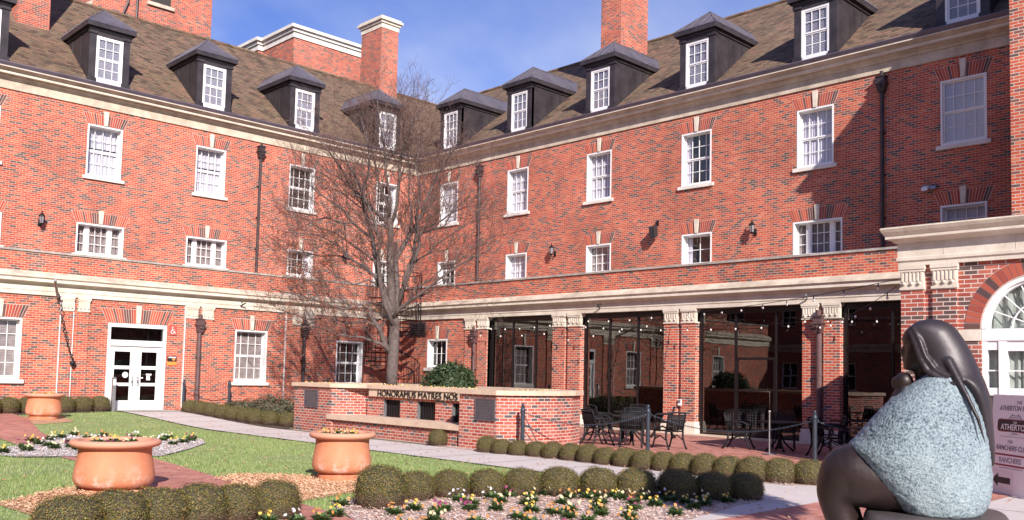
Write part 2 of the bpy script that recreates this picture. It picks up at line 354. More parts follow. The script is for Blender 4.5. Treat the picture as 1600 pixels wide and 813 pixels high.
# ============================================================ BUILDING
bld=thing('brick_building','three storey red brick building, two wings meeting in a corner, with copper dormers and arcade','building',(0,0,0))
D_=3.06
RB=-PI/2
def place(o,wing,u=0,y=0,z=0):
    """put an object built in the local wall frame (u right, -y outward) on wing A or B"""
    if wing=='A': o.location=(u,y,z); o.rotation_euler=(0,0,0)
    else: o.location=(y,-u,z); o.rotation_euler=(0,0,RB)
    return o
def wall_holes(u0,u1,z0,z1,holes,y=0,th=.36):
    m=MB(); us=sorted({u0,u1,*[h[0] for h in holes],*[h[1] for h in holes]}); zs=sorted({z0,z1,*[h[2] for h in holes],*[h[3] for h in holes]})
    us=[u for u in us if u0<=u<=u1]; zs=[z for z in zs if z0<=z<=z1]
    def inh(u,z): return any(h[0]<u<h[1] and h[2]<z<h[3] for h in holes)
    for i in range(len(us)-1):
        j=0
        while j<len(zs)-1:
            uc=(us[i]+us[i+1])/2
            if inh(uc,(zs[j]+zs[j+1])/2): j+=1; continue
            k=j
            while k+1<len(zs)-1 and not inh(uc,(zs[k+1]+zs[k+2])/2): k+=1
            a,b,c,d=us[i],us[i+1],zs[j],zs[k+1]
            m.quad((a,y,c),(b,y,c),(b,y,d),(a,y,d)); m.quad((b,y+th,c),(a,y+th,c),(a,y+th,d),(b,y+th,d))
            j=k+1
    for h in holes:
        a,b,c,d=h[0],h[1],max(h[2],z0),min(h[3],z1)
        m.quad((a,y,c),(a,y,d),(a,y+th,d),(a,y+th,c)); m.quad((b,y,d),(b,y,c),(b,y+th,c),(b,y+th,d))
        m.quad((a,y,d),(b,y,d),(b,y+th,d),(a,y+th,d)); m.quad((b,y,c),(a,y,c),(a,y+th,c),(b,y+th,c))
    m.quad((u0,y,z0),(u0,y,z1),(u0,y+th,z1),(u0,y+th,z0)); m.quad((u1,y,z1),(u1,y,z0),(u1,y+th,z0),(u1,y+th,z1))
    m.quad((u0,y,z1),(u1,y,z1),(u1,y+th,z1),(u0,y+th,z1))
    return m
def molding(prof,u0,u1,y,e0=0,e1=0,mb=None):
    """closed profile [(out,z)] swept along u; e0/e1: mitre factor (end shifts by e*out)"""
    m=mb or MB()
    r0=[(u0+e0*o,y-o,z) for o,z in prof]; r1=[(u1+e1*o,y-o,z) for o,z in prof]
    m.loft([r0,r1]); return m

# ---------------------------------------------------------------- windows
def keystone(parent,z0,z1,w0=.12,w1=.19):
    m=MB(); m.hexa([(-w0/2,-.045,z0),(w0/2,-.045,z0),(w0/2,.05,z0),(-w0/2,.05,z0),(-w1/2,-.045,z1),(w1/2,-.045,z1),(w1/2,.05,z1),(-w1/2,.05,z1)])
    return m.build('keystone',M['lime'],parent)
def jack_arch(parent,w,z0,h=.42,spread=.17,pitch=.074,mat=None):
    m=MB(); n=max(6,int(round(w/pitch/2))*2); hw=w/2+.02
    for i in range(n):
        a0=-1+2*(i+.10)/n; a1=-1+2*(i+.90)/n
        b=[(a*hw) for a in (a0,a1)]; t=[a*(hw+spread) for a in (a0,a1)]
        m.hexa([(b[0],-.007,z0),(b[1],-.007,z0),(b[1],.02,z0),(b[0],.02,z0),(t[0],-.007,z0+h),(t[1],-.007,z0+h),(t[1],.02,z0+h),(t[0],.02,z0+h)])
    o=m.build('brick_arch',mat or M['vouss'],parent)
    m=MB(); m.hexa([(-hw-.01,-.003,z0),(hw+.01,-.003,z0),(hw+.01,.02,z0),(-hw-.01,.02,z0),(-hw-spread-.012,-.003,z0+h+.01),(hw+spread+.012,-.003,z0+h+.01),(hw+spread+.012,.02,z0+h+.01),(-hw-spread-.012,.02,z0+h+.01)])
    m.build('arch_mortar',M['mortar'],parent)
    return o
def pleats(x0,x1,z0,z1,y,amp,n,rr,wave=True):
    m=MB(); k=n*6; pts=[]
    ph=rr.random()*6
    for i in range(k+1):
        x=x0+(x1-x0)*i/k; pts.append((x,y+amp*math.sin(i*2*PI/6+ph+.8*math.sin(i*.37+ph)),0))
    for i in range(k):
        a,b=pts[i],pts[i+1]; m.quad((a[0],a[1],z0),(b[0],b[1],z0),(b[0],b[1],z1),(a[0],a[1],z1))
    return m
def blinds(x0,x1,z0,z1,y):
    m=MB(); z=z0
    while z<z1-.03: m.quad((x0,y-.008,z),(x1,y-.008,z),(x1,y+.010,z+.052),(x0,y+.010,z+.052)); z+=.05
    return m
def window(w,z0,z1,cols,rows,style,dep=.25,parent=None,sill=True,arch=True,kh=.56,seed=0,triple=False,sillz=.13,key=True,rail=.5,fw=.055,brail=.07):
    """sash window: frame (root), pane, curtain, sill, keystone, brick_arch. z0..z1 frame height, centred on u=0"""
    rr=random.Random(seed); m=MB(); hw=w/2
    # jamb liner and casing
    for s in (-1,1):
        m.box(s*hw,s*(hw-fw),-.012,dep+.05,z0,z1)
    m.box(-hw+fw,hw-fw,-.010,dep+.05,z1-fw,z1); m.box(-hw+fw,hw-fw,-.02,dep+.05,z0,z0+brail)
    gx0,gx1,gz0,gz1=-hw+fw,hw-fw,z0+brail,z1-fw
    bays=[(gx0,gx1,cols)]
    if triple:
        a=(gx1-gx0); bays=[(gx0,gx0+a*.2,1),(gx0+a*.29,gx0+a*.71,3),(gx1-a*.2,gx1,1)]
        m.box(gx0+a*.2,gx0+a*.29,dep-.06,dep+.04,gz0,gz1); m.box(gx0+a*.71,gx1-a*.2,dep-.06,dep+.04,gz0,gz1)
    zm=gz0+(gz1-gz0)*rail
    for bx0,bx1,c in bays:
        sw=.045 if not triple else .03
        for (za,zb,yy) in (((gz0,zm,dep+.02),(zm,gz1,dep-.005)) if rail else ((gz0,gz1,dep),)):
            m.box(bx0,bx0+sw,yy-.02,yy+.02,za,zb); m.box(bx1-sw,bx1,yy-.02,yy+.02,za,zb)
            m.box(bx0+sw,bx1-sw,yy-.018,yy+.018,za,za+sw); m.box(bx0+sw,bx1-sw,yy-.018,yy+.018,zb-sw,zb)
            for i in range(1,c):
                x=bx0+(bx1-bx0)*i/c; m.box(x-.011,x+.011,yy-.012,yy+.012,za+sw,zb-sw)
            rws=rows//2 if rail else rows
            for i in range(1,rws):
                z=za+(zb-za)*i/rws; m.box(bx0+sw,bx1-sw,yy-.010,yy+.010,z-.011,z+.011)
    root=m.build('window',M['white'],parent)
    g=MB()
    for za,zb,yg in (((gz0,zm,dep+.026),(zm,gz1,dep+.001)) if rail else ((gz0,gz1,dep+.004),)): g.quad((gx0,yg,za),(gx1,yg,za),(gx1,yg,zb),(gx0,yg,zb))
    g.build('pane',M['glass'],root)
    y=dep+.07
    if style=='sheer': pleats(gx0,gx1,gz0,gz1,y,.018,int(w*9),rr).build('curtain',M['curtain'],root,True)
    elif style=='cafe':
        pleats(gx0,gx1,gz0,gz0+(gz1-gz0)*.55,y,.018,int(w*8),rr).build('curtain',M['curtain'],root,True)
        pleats(gx0,gx1,gz1-(gz1-gz0)*.42,gz1,y+.03,.02,int(w*6),rr).build('valance',M['curtain'],root,True)
    elif style=='open':
        pleats(gx0,gx0+.22,gz0,gz1,y,.018,3,rr).build('curtain',M['curtain'],root,True); pleats(gx1-.2,gx1,gz0,gz1,y,.018,3,rr).build('curtain',M['curtain'],root,True)
    elif style=='blind': blinds(gx0,gx1,gz0,gz1,y-.04).build('blind',M['blind'] if w<=1.01 else M['shadebl'],root)
    elif style=='halfblind': blinds(gx0,gx1,gz0+(gz1-gz0)*.45,gz1,y-.04).build('blind',M['blind'] if w<=1.01 else M['shadebl'],root)
    elif style=='tan': pleats(gx0,gx1,gz0,gz1,y,.025,int(w*8),rr).build('curtain',M['curtain_tan'],root,True)
    elif style=='darkblind': 
        blinds(gx0,gx1,gz0,gz1,y-.04).build('blind',M['curtain_tan'],root)
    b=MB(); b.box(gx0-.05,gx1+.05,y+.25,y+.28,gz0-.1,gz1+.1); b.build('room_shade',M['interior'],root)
    if sill:
        s=MB(); s.hexa([(-hw-.12,-.085,z0-sillz),(hw+.12,-.085,z0-sillz),(hw+.12,.1,z0-sillz),(-hw-.12,.1,z0-sillz),(-hw-.12,-.085,z0-.015),(hw+.12,-.085,z0-.015),(hw+.12,.1,z0+.01),(-hw-.12,.1,z0+.01)])
        s.build('sill',M['stone_sill'],root)
    if arch:
        jack_arch(root,w,z1+.005)
        if key: keystone(root,z1+.01,z1+kh)
    return root

ZT,ZS=10.89,8.92
Bc=[2.43+4.675*i for i in range(6)]          # window centres along the right wing
Ac=[-1.84,-6.55,-10.87,-15.15,-19.43,-23.71,-27.99]
holesA=[];holesB=[]
stylesA=['open','halfdark','cafe','cafe','sheer','blind','sheer']
stylesB=['blind','sheer','sheer','open','sheer','blind']
for i,u in enumerate(Ac):
    holesA.append((u-.65,u+.65,ZS,ZT)); w=window(1.3,ZS,ZT,4,4,{'halfdark':'none'}.get(stylesA[i],stylesA[i]),parent=bld,seed=i); place(w,'A',u)
for i,u in enumerate(Bc):
    holesB.append((u-.65,u+.65,ZS,ZT)); w=window(1.3,ZS,ZT,4,4,stylesB[i],parent=bld,seed=20+i,dep=.20 if i<5 else .08); place(w,'B',u)
Z2T,Z2B=7.11,5.95
spA=[(-2.05,.98,'none',0),(-6.5,1.3,'open',0),(-10.9,1.75,'tan',1),(-15.15,1.75,'tan',1),(-19.43,1.75,'tan',1),(-23.71,1.3,'sheer',0),(-27.99,1.75,'tan',1)]
spB=[(Bc[0]-.05,1.3,'none',0),(Bc[1],1.3,'sheer',0),(11.82,1.3,'tan',0),(16.5,1.3,'open',0),(21.21,1.73,'tan',1),(25.78,1.3,'blind',0)]
for i,(u,w_,st,tr) in enumerate(spA):
    zb=5.15 if i==0 else Z2B
    holesA.append((u-w_/2,u+w_/2,zb,Z2T)); w=window(w_,zb,Z2T,4 if not tr else 3,3 if i else 6,st,parent=bld,seed=40+i,triple=bool(tr),rail=0,kh=.52,sill=i>0); place(w,'A',u)
for i,(u,w_,st,tr) in enumerate(spB):
    c=2 if i==3 else 4
    holesB.append((u-w_/2,u+w_/2,Z2B,Z2T)); w=window(w_,Z2B,Z2T,c,3 if c==4 else 2,st,parent=bld,seed=60+i,triple=bool(tr),rail=0,kh=.52); place(w,'B',u)
# ---------------------------------------------------------------- main walls
UA0=-34; UB1=28.35
w=wall_holes(UA0,.3,4.6,11.6,holesA).build('wall',M['brick'],bld); place(w,'A')
w=wall_holes(0.0,UB1+6,4.6,11.6,holesB).build('wall',M['brick'],bld); place(w,'B')
# back of rooms so nothing shows through
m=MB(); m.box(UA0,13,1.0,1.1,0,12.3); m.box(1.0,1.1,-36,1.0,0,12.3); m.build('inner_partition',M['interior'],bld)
m=MB(); m.box(UA0,13,12.8,13,0,12.4); m.box(12.8,13,-36,13,0,12.4); m.box(UA0,UA0+.2,0,13,0,12.4); m.build('rear_wall',M['brick_far'],bld)
# ---------------------------------------------------------------- main cornice (both wings)
frieze=[(0,11.55),(.05,11.55),(.05,11.86),(0,11.86)]
bed=[(0,11.86),(.09,11.86),(.12,11.93),(.20,11.97),(.20,12.02),(0,12.02)]
corona=[(0,12.02),(.34,12.02),(.35,12.10),(0,12.10)]; cyma=[(0,12.10),(.33,12.10),(.49,12.20),(0,12.20)]; fillet=[(0,12.20),(.52,12.20),(.52,12.232),(0,12.232)]
gut=[(.1,12.234),(.49,12.234),(.57,12.35),(.57,12.38),(.53,12.38),(.50,12.33),(.1,12.33)]
for nm,pr,mt in (('frieze',frieze,M['lime_w_shade']),('cornice',bed,M['lime_w_shade']),('cornice',corona,M['lime']),('cornice_moulding',cyma,M['lime_w_shade']),('cornice_fillet',fillet,M['lime']),('gutter',gut,M['gutter'])):  # darker stone on frieze and moulding carries their shade in its colour
    place(molding(pr,UA0,0,0,0,-1).build(nm,mt,bld),'A'); place(molding(pr,0,UB1+6,0,1,0).build(nm,mt,bld),'B')
# ---------------------------------------------------------------- roofs
S=math.tan(R(39.1)); zr=lambda y:12.55+S*y; YR=6.5; ZR=zr(YR); e=-.45
m=MB(); m.poly([(UA0,e,zr(e)),(e,e,zr(e)),(YR,YR,ZR),(UA0,YR,ZR)]); m.poly([(e,e,zr(e)),(e,-36,zr(e)),(YR,-36,ZR),(YR,YR,ZR)])
m.poly([(UA0,YR,ZR),(YR,YR,ZR),(13.4,13.4,zr(-.4)),(UA0,13.4,zr(-.4))]); m.poly([(YR,YR,ZR),(YR,-36,ZR),(13.4,-36,zr(-.4)),(13.4,13.4,zr(-.4))])
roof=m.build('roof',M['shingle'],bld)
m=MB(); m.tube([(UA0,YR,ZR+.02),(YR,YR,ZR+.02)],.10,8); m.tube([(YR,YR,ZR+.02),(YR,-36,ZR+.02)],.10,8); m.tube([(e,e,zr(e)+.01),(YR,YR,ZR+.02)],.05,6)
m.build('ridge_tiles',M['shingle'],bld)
m=MB(); m.box(UA0,.3,-.02,.9,11.6,12.0); m.box(-.02,.9,-36,.3,11.6,12.0); m.build('attic_floor',M['interior'],bld)
# ---------------------------------------------------------------- dormers
def dormer():
    W=.76; m=MB()
    zb,zt=12.46,14.72
    # cheeks + front with pilasters
    for s in (-1,1):
        y1=(zt-12.50)/S
        a=s*W
        m.poly([(a,0,zb),(a,0,zt),(a,y1,zt)] if s<0 else [(a,0,zb),(a,y1,zt),(a,0,zt)])
        x0,x1=sorted((s*.50,s*W)); m.box(x0,x1,-.02,.14,zb,zt-.22)
        x0,x1=sorted((s*.47,s*.80)); m.box(x0,x1,-.07,.0,zb,zb+.22); m.box(x0,x1,-.06,.05,zt-.34,zt-.24)
    m.box(-W-.0,W+.0,-.05,.2,zt-.24,zt)         # entablature
    m.box(-W-.05,W+.05,-.10,.2,zt-.10,zt-.02)
    for s in (-1,1):                               # side cornice bands
        y1=(zt-12.5)/S
        x0,x1=sorted((s*W,s*(W+.05))); m.box(x0,x1,.2,y1-.1,zt-.22,zt-.01)
        x0,x1=sorted((s*W,s*(W+.02)))
        for t in (.33,.66): m.box(x0,x1,y1*t-.02,y1*t+.02,12.5+S*y1*t-.1,zt-.2)
    m.box(-.5,.5,-.06,.1,zb-.05,12.498); m.box(-.5,.5,-.03,.12,14.332,zt-.24)
    root=m.build('dormer',M['copper'],bld)
    # roof: hipped front, standing seams
    E=W+.17; F=-.22; z0=14.78; z1=15.66; yh=.80
    def back(z): return (z-12.5)/S
    r=MB()
    r.poly([(-E,F,z0),(E,F,z0),(0,yh,z1)]); r.poly([(E,F,z0),(E,back(z0)+.05,z0),(0,back(z1)+.05,z1),(0,yh,z1)]); r.poly([(-E,back(z0)+.05,z0),(-E,F,z0),(0,yh,z1),(0,back(z1)+.05,z1)])
    cn=MB(); cn.box(-E+.01,E-.01,F+.01,F+.06,z0-.17,z0-.004); cn.box(-E+.01,-E+.06,F+.06,back(z0)+.1,z0-.17,z0-.004); cn.box(E-.06,E-.01,F+.06,back(z0)+.1,z0-.17,z0-.004)
    cn.box(-E+.06,E-.06,F+.06,back(z0),z0-.13,z0-.09); cn.box(-W-.04,W+.04,-.09,back(z0)-.1,z0-.26,z0-.171)
    cn.build('dormer_cornice',M['copper'],root)
    for s in (-1,1):
        y=F+.35
        while y<back(z0)-.05:
            # seam runs up the slope to the ridge or hip
            t=min(1,max(0,(y-F)/(yh-F))); top=(0,y,z1) if y>=yh else (s*E*(1-t),y,z0+(z1-z0)*t)
            r.tube([(s*E,y,z0+.012),(top[0],top[1],top[2]+.012)],.028,4); y+=.36
    for x in (-.55,-.2,.2,.55):
        t=1-abs(x)/E; r.tube([(x,F,z0+.012),(x,F+(yh-F)*t,z0+(z1-z0)*t+.012)],.026,4)
    r.tube([(0,yh,z1+.01),(0,back(z1),z1+.01)],.022,5)
    for s in (-1,1): r.tube([(s*E,F,z0+.01),(0,yh,z1+.01)],.02,5)
    r.build('dormer_roof',M['copper_roof'],root)
    wn=window(1.0,12.50,14.33,3,4,'blind',dep=.03,parent=root,sill=False,arch=False,fw=.075,brail=.19)
    pass
    return root
# window() makes children of the window: flatten them onto the dormer so depth stays thing > part > sub-part
def flatten_last(root):
    for c in list(kids(root)):
        if c.name.startswith('window'):
            for g in list(kids(c)):
                g.parent=root; reg(g,root)
            KIDS[c.name]=[]
dA=dormer(); flatten_last(dA)
protoD=dA
place(protoD,'A',Ac[1]-.0)
for i,u in enumerate(Ac):
    if i==1: continue
    d=dup(protoD,parent=bld); place(d,'A',u-.0 if i else -1.95)
for i,u in enumerate(Bc): d=dup(protoD,parent=bld); place(d,'B',u)
# ---------------------------------------------------------------- chimneys and roof vents
def chimney(cx,cy,wx,wy,z0,z1,cap=True):
    m=MB(); m.box(cx-wx/2,cx+wx/2,cy-wy/2,cy+wy/2,z0,z1); c=m.build('chimney',M['brick'],bld)
    m=MB()
    for o,a,b in ((.03,0,.28),(.10,.28,.42),(.20,.42,.55),(.12,.55,.66)): m.box(cx-wx/2-o,cx+wx/2+o,cy-wy/2-o,cy+wy/2+o,z1+a,z1+b)
    m.build('chimney_cap',M['cap'] if not cap else M['lime'],c); return c
CH1=chimney(2.41,6.98,1.17,1.96,15.5,21.25)
CH2=chimney(4.05,-9.72,1.95,1.15,14.0,22.0)
chL=chimney(-17.0,3.8,1.2,1.3,13.9,20)
m=MB(); m.tube([(2.9,-14.1,14.5),(2.9,-14.1,15.35)],.07,10); m.build('vent_pipe',M['grey_metal'],bld,True)
# ---------------------------------------------------------------- ground floor ranges
gA=[]; gB=[]
def add_g(wing,lst,u,w_,z0,z1,cols,rows,style,**k):
    lst.append((u-w_/2,u+w_/2,z0,z1)); w=window(w_,z0,z1,cols,rows,style,parent=bld,seed=int(abs(u)*10),**k); place(w,wing,u,-D_); return w
for u in (-10.37,-19.25,-23.7,-28): add_g('A',gA,u,1.36,1.28,3.28,4,4,'darkblind',kh=.58)
gA.append((-15.83,-13.75,.2,3.28))
gA.append((-6.47,-5.13,1.2,3.05))
add_g('B',gB,5.55,1.3,2.0,3.23,4,2,'none',rail=0)
wa=add_g('A',[],-5.8,1.34,1.2,3.05,4,4,'none',arch=False)
m=MB(); # segmental head over the window behind the tree
for i in range(14):
    a=PI*(.30+.40*(i+.1)/14); b=PI*(.30+.40*(i+.9)/14); rr0,rr1=1.14,1.50
    m.hexa([(rr0*math.cos(b),-.007,rr0*math.sin(b)),(rr0*math.cos(a),-.007,rr0*math.sin(a)),(rr0*math.cos(a),.02,rr0*math.sin(a)),(rr0*math.cos(b),.02,rr0*math.sin(b)),
            (rr1*math.cos(b),-.007,rr1*math.sin(b)),(rr1*math.cos(a),-.007,rr1*math.sin(a)),(rr1*math.cos(a),.02,rr1*math.sin(a)),(rr1*math.cos(b),.02,rr1*math.sin(b))])
o=m.build('brick_arch',M['vouss'],wa); o.location=(0,0,2.14)
place(wall_holes(UA0,-D_,-.2,4.07,gA,y=-D_).build('wall',M['brick'],bld),'A')
# right wing: solid bay next to the corner, then the piers of the arcade
place(wall_holes(D_,8.03,-.2,4.07,gB,y=-D_).build('wall',M['brick'],bld),'B')
piers=[(7.37,8.70),(12.30,13.67),(17.37,18.61),(22.34,23.49),(27.2,28.2)]
def capital(m,u0,u1,y,z0=3.60,z1=4.065):
    m.box(u0-.03,u1+.03,y-.05,y+.28,z1-.07,z1); m.box(u0-.02,u1+.02,y-.035,y+.25,z1-.12,z1-.07)
    m.box(u0,u1,y-.015,y+.25,z0+.04,z1-.12)
    n=6
    for i in range(n): 
        x=u0+(u1-u0)*(i+.5)/n; m.box(x-.016,x+.016,y-.030,y-.012,z0+.16,z1-.13)
    m.box(u0-.015,u1+.015,y-.035,y+.25,z0,z0+.045)
    for i in range(3):
        x=u0+(u1-u0)*(i+.5)/3; m.ell((x,y-.035,z0+.12),(.035,.03,.035),8,6)
for k,(a,b) in enumerate(piers):
    g=.16; mid=(a+b)/2
    m=MB()
    if k>0: m.box(a+.03,b-.03,-D_+.06,-D_+.5,-.2,4.07)
    for x0,x1 in ((a,mid-g/2),(mid+g/2,b)): m.box(x0,x1,-D_-.05,-D_+(.45 if k else .01),-.2,3.62)
    place(m.build('pier',M['brick_pier'],bld),'B')
    m=MB()
    for x0,x1 in ((a,mid-g/2),(mid+g/2,b)): capital(m,x0,x1,-D_-.05)
    m.box(a,b,-D_+.07,-D_+.35,3.62,4.06)
    place(m.build('capital',M['lime'],bld),'B')
    m=MB()
    for x0,x1 in ((a,mid-g/2),(mid+g/2,b)):
        m.box(x0-.05,x1+.05,-D_-.11,-D_+.3,-.1,.30); m.box(x0-.03,x1+.03,-D_-.08,-D_+.3,.30,.42)
    place(m.build('plinth',M['lime'],bld),'B')
for a,b in ((-17.39,-16.49),(-13.05,-11.99),(-8.6,-7.6),(-21.8,-20.8),(-26.2,-25.2)):
    mid=(a+b)/2
    for x0,x1 in ((a,mid-.08),(mid+.08,b)):
        m=MB(); m.box(x0,x1,-D_-.055,-D_+.0,-.1,3.62); place(m.build('pilaster',M['brick'],bld),'A')
        m=MB(); capital(m,x0,x1,-D_-.055); place(m.build('capital',M['lime'],bld),'A')
# entablature, parapet, coping of the ground floor ranges
arch_=[(-.3,4.07),(.07,4.07),(.07,4.20),(.09,4.21),(.09,4.40),(-.3,4.40)]
corn=[(-.2,4.40),(.12,4.40),(.16,4.46),(.30,4.49),(.30,4.58),(.36,4.63),(-.2,4.63)]
corn2=[(-.2,4.63),(.33,4.63),(.30,4.70),(.06,4.84),(-.2,4.84)]
par=[(-.28,4.84),(0,4.84),(0,5.48),(-.28,5.48)]
cap=[(-.33,5.48),(.05,5.48),(.05,5.545),(-.14,5.57),(-.33,5.545)]
UBE=28.0
for nm,pr,mt in (('architrave',arch_,M['lime']),('cornice',corn,M['lime']),('cornice_weathering',corn2,M['lime_w_shade']),('parapet',par,M['brick']),('parapet_coping',cap,M['cap'])):
    place(molding(pr,UA0,-D_,-D_,0,-1).build(nm,mt,bld),'A'); place(molding(pr,D_,UBE+(.3 if nm!='architrave' else .3),-D_,1,0).build(nm,mt,bld),'B')
m=MB(); m.box(UA0,0,-D_+.2,0,4.80,4.95); m.box(-D_+.2,0,-30,-.002,4.80,4.95); m.build('terrace_roof',M['cap'],bld)
# ---------------------------------------------------------------- glazing of the arcade
YG=-D_+.22
def bay(u0,u1,mull,door=None):
    m=MB(); f=.07
    m.box(u0,u0+f+.03,YG-.05,YG+.07,0,4.0); m.box(u1-f-.03,u1,YG-.05,YG+.07,0,4.0); m.box(u0+.1,u1-.1,YG-.04,YG+.06,3.88,4.05); m.box(u0+.1,u1-.1,YG-.04,YG+.06,0,.09)
    for x in mull: m.box(x-.03,x+.03,YG-.04,YG+.05,.09,3.88)
    if door: 
        a,b=door; m.box(a+.03,b-.03,YG-.035,YG+.045,2.42,2.50)
        for x in (a+.03,b-.08): m.box(x,x+.05,YG-.03,YG+.04,.09,2.42)
        m.box(a+.08,b-.08,YG-.03,YG+.04,.09,.3)
    o=m.build('glazing_frame',M['frame_dark'],bld); place(o,'B')
    g=MB(); xs=[u0+.1]+[x for x in mull]+[u1-.1]
    for x0,x1 in zip(xs[:-1],xs[1:]): g.quad((x0+.02,YG,.08),(x1-.02,YG,.08),(x1-.02,YG,3.9),(x0+.02,YG,3.9))
    g.build('pane',M['glass_dark'],o)
    if door:
        h=MB(); h.tube([(b-.16,YG-.03,.95),(b-.16,YG-.10,.95),(b-.16,YG-.10,1.45),(b-.16,YG-.03,1.45)],.012,6)
        h.tube([(a+.12,YG-.05,1.47),(b-.16,YG-.05,1.45)],.012,6); h.build('door_handle',M['pipe'],o,True)
bay(8.70,12.30,[9.95,11.2]); bay(13.67,17.37,[14.85,16.1]); bay(18.61,22.34,[19.95,21.35],(19.95,21.35)); bay(23.49,27.2,[24.9,26.1])
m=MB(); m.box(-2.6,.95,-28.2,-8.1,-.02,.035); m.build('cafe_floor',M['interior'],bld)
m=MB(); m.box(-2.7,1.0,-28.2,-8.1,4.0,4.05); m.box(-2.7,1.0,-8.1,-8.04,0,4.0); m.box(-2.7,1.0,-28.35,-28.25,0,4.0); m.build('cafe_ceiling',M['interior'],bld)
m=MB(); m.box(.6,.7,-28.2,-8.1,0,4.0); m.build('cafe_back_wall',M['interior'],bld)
# louvre vent
m=MB(); m.box(3.68,4.80,-D_-.04,-D_+.01,3.36,3.98)
o=m.build('louvre_vent',M['pipe2'],bld); place(o,'B')
m=MB()
for i in range(7):
    z=3.42+i*.077; m.hexa([(3.74,-D_-.085,z),(4.74,-D_-.085,z),(4.74,-D_-.04,z+.05),(3.74,-D_-.04,z+.05),(3.74,-D_-.08,z+.012),(4.74,-D_-.08,z+.012),(4.74,-D_-.036,z+.062),(3.74,-D_-.036,z+.062)])
m.build('louvre_blades',M['copper'],o)
# ---------------------------------------------------------------- downspouts
def downspout(wing,u,y,z0,z1,mat,r=.06,head=True,seams=()):
    m=MB(); m.tube([(0,-.10,z0+.15),(0,-.10,z1)],r,10)
    m.tube([(0,-.10,z0+.18),(0,-.12,z0+.06),(.02,-.26,z0)],r*1.05,10)
    z=z0+.6
    while z<z1-.3: m.box(-r-.02,r+.02,-.10,.0,z,z+.04); m.tube([(0,-.10,z-.01),(0,-.10,z+.05)],r+.012,10); z+=1.35
    if head:
        m.hexa([(-.09,-.20,z1-.05),(.09,-.20,z1-.05),(.09,-.0,z1-.05),(-.09,-.0,z1-.05),(-.15,-.25,z1+.2),(.15,-.25,z1+.2),(.15,0,z1+.2),(-.15,0,z1+.2)])
        m.box(-.17,.17,-.27,0,z1+.2,z1+.26); m.box(-.13,.13,-.23,0,z1+.26,z1+.42); m.box(-.16,.16,-.26,0,z1+.42,z1+.46)
        m.ell((0,-.25,z1+.12),(.05,.04,.05),8,6); m.tube([(0,-.12,z1+.4),(0,-.14,z1+.62)],r*.9,8)
    o=m.build('downspout',mat,bld,True,35); place(o,wing,u,y); return o
downspout('A',-8.67,0,4.95,10.9,M['pipe']); downspout('B',4.70,0,4.95,10.9,M['pipe']); downspout('B',23.42,0,4.95,10.95,M['pipe']); downspout('A',-21.6,0,4.95,10.9,M['pipe'])
downspout('A',-12.55,-D_-.02,.22,3.15,M['pipe2'],r=.085); downspout('A',-8.1,-D_-.05,.2,3.2,M['pipe'],r=.075); downspout('B',8.02,-D_-.02,.02,3.1,M['pipe2'],r=.06); downspout('B',22.9,-D_-.02,.02,3.25,M['pipe2'],r=.085)
# pale caulked joints on the left wing
for u in (-17.42,-17.0,-13.08,-8.9):
    m=MB(); m.box(u-.012,u+.012,-D_-.060,-D_,.3,4.05); m.build('caulk_joint',M['white'],bld)
# ---------------------------------------------------------------- white double door
dr=MB(); a,b=-15.83,-13.75; y0=-D_
for x0,x1 in ((a,a+.10),(b-.10,b)): dr.box(x0,x1,y0-.03,y0+.2,.22,3.28)
dr.box(a+.1,b-.1,y0-.028,y0+.2,3.15,3.28); dr.box(a+.1,b-.1,y0-.02,y0+.18,2.50,2.70)
fr=dr.build('door_frame',M['white'],bld)
g=MB(); g.quad((a+.1,y0+.06,2.68),(b-.1,y0+.06,2.68),(b-.1,y0+.06,3.16),(a+.1,y0+.06,3.16)); g.build('transom_pane',M['glass_dark'],fr)
m=MB(); m.box(a,b,y0+.5,y0+.55,.2,3.3); m.build('vestibule_shade',M['interior'],fr)
mid=(a+b)/2; o_=fr
jack=thing  # noqa
kp=MB(); 
jm=jack_arch(fr,2.1,3.29,h=.50,spread=.22); jm.location=(mid,-D_,0); 
for c in kids(fr):
    if c.name.startswith('arch_mortar'): c.location=(mid,-D_,0)
k_=keystone(fr,3.30,3.93,.14,.20); k_.location=(mid,-D_,0)
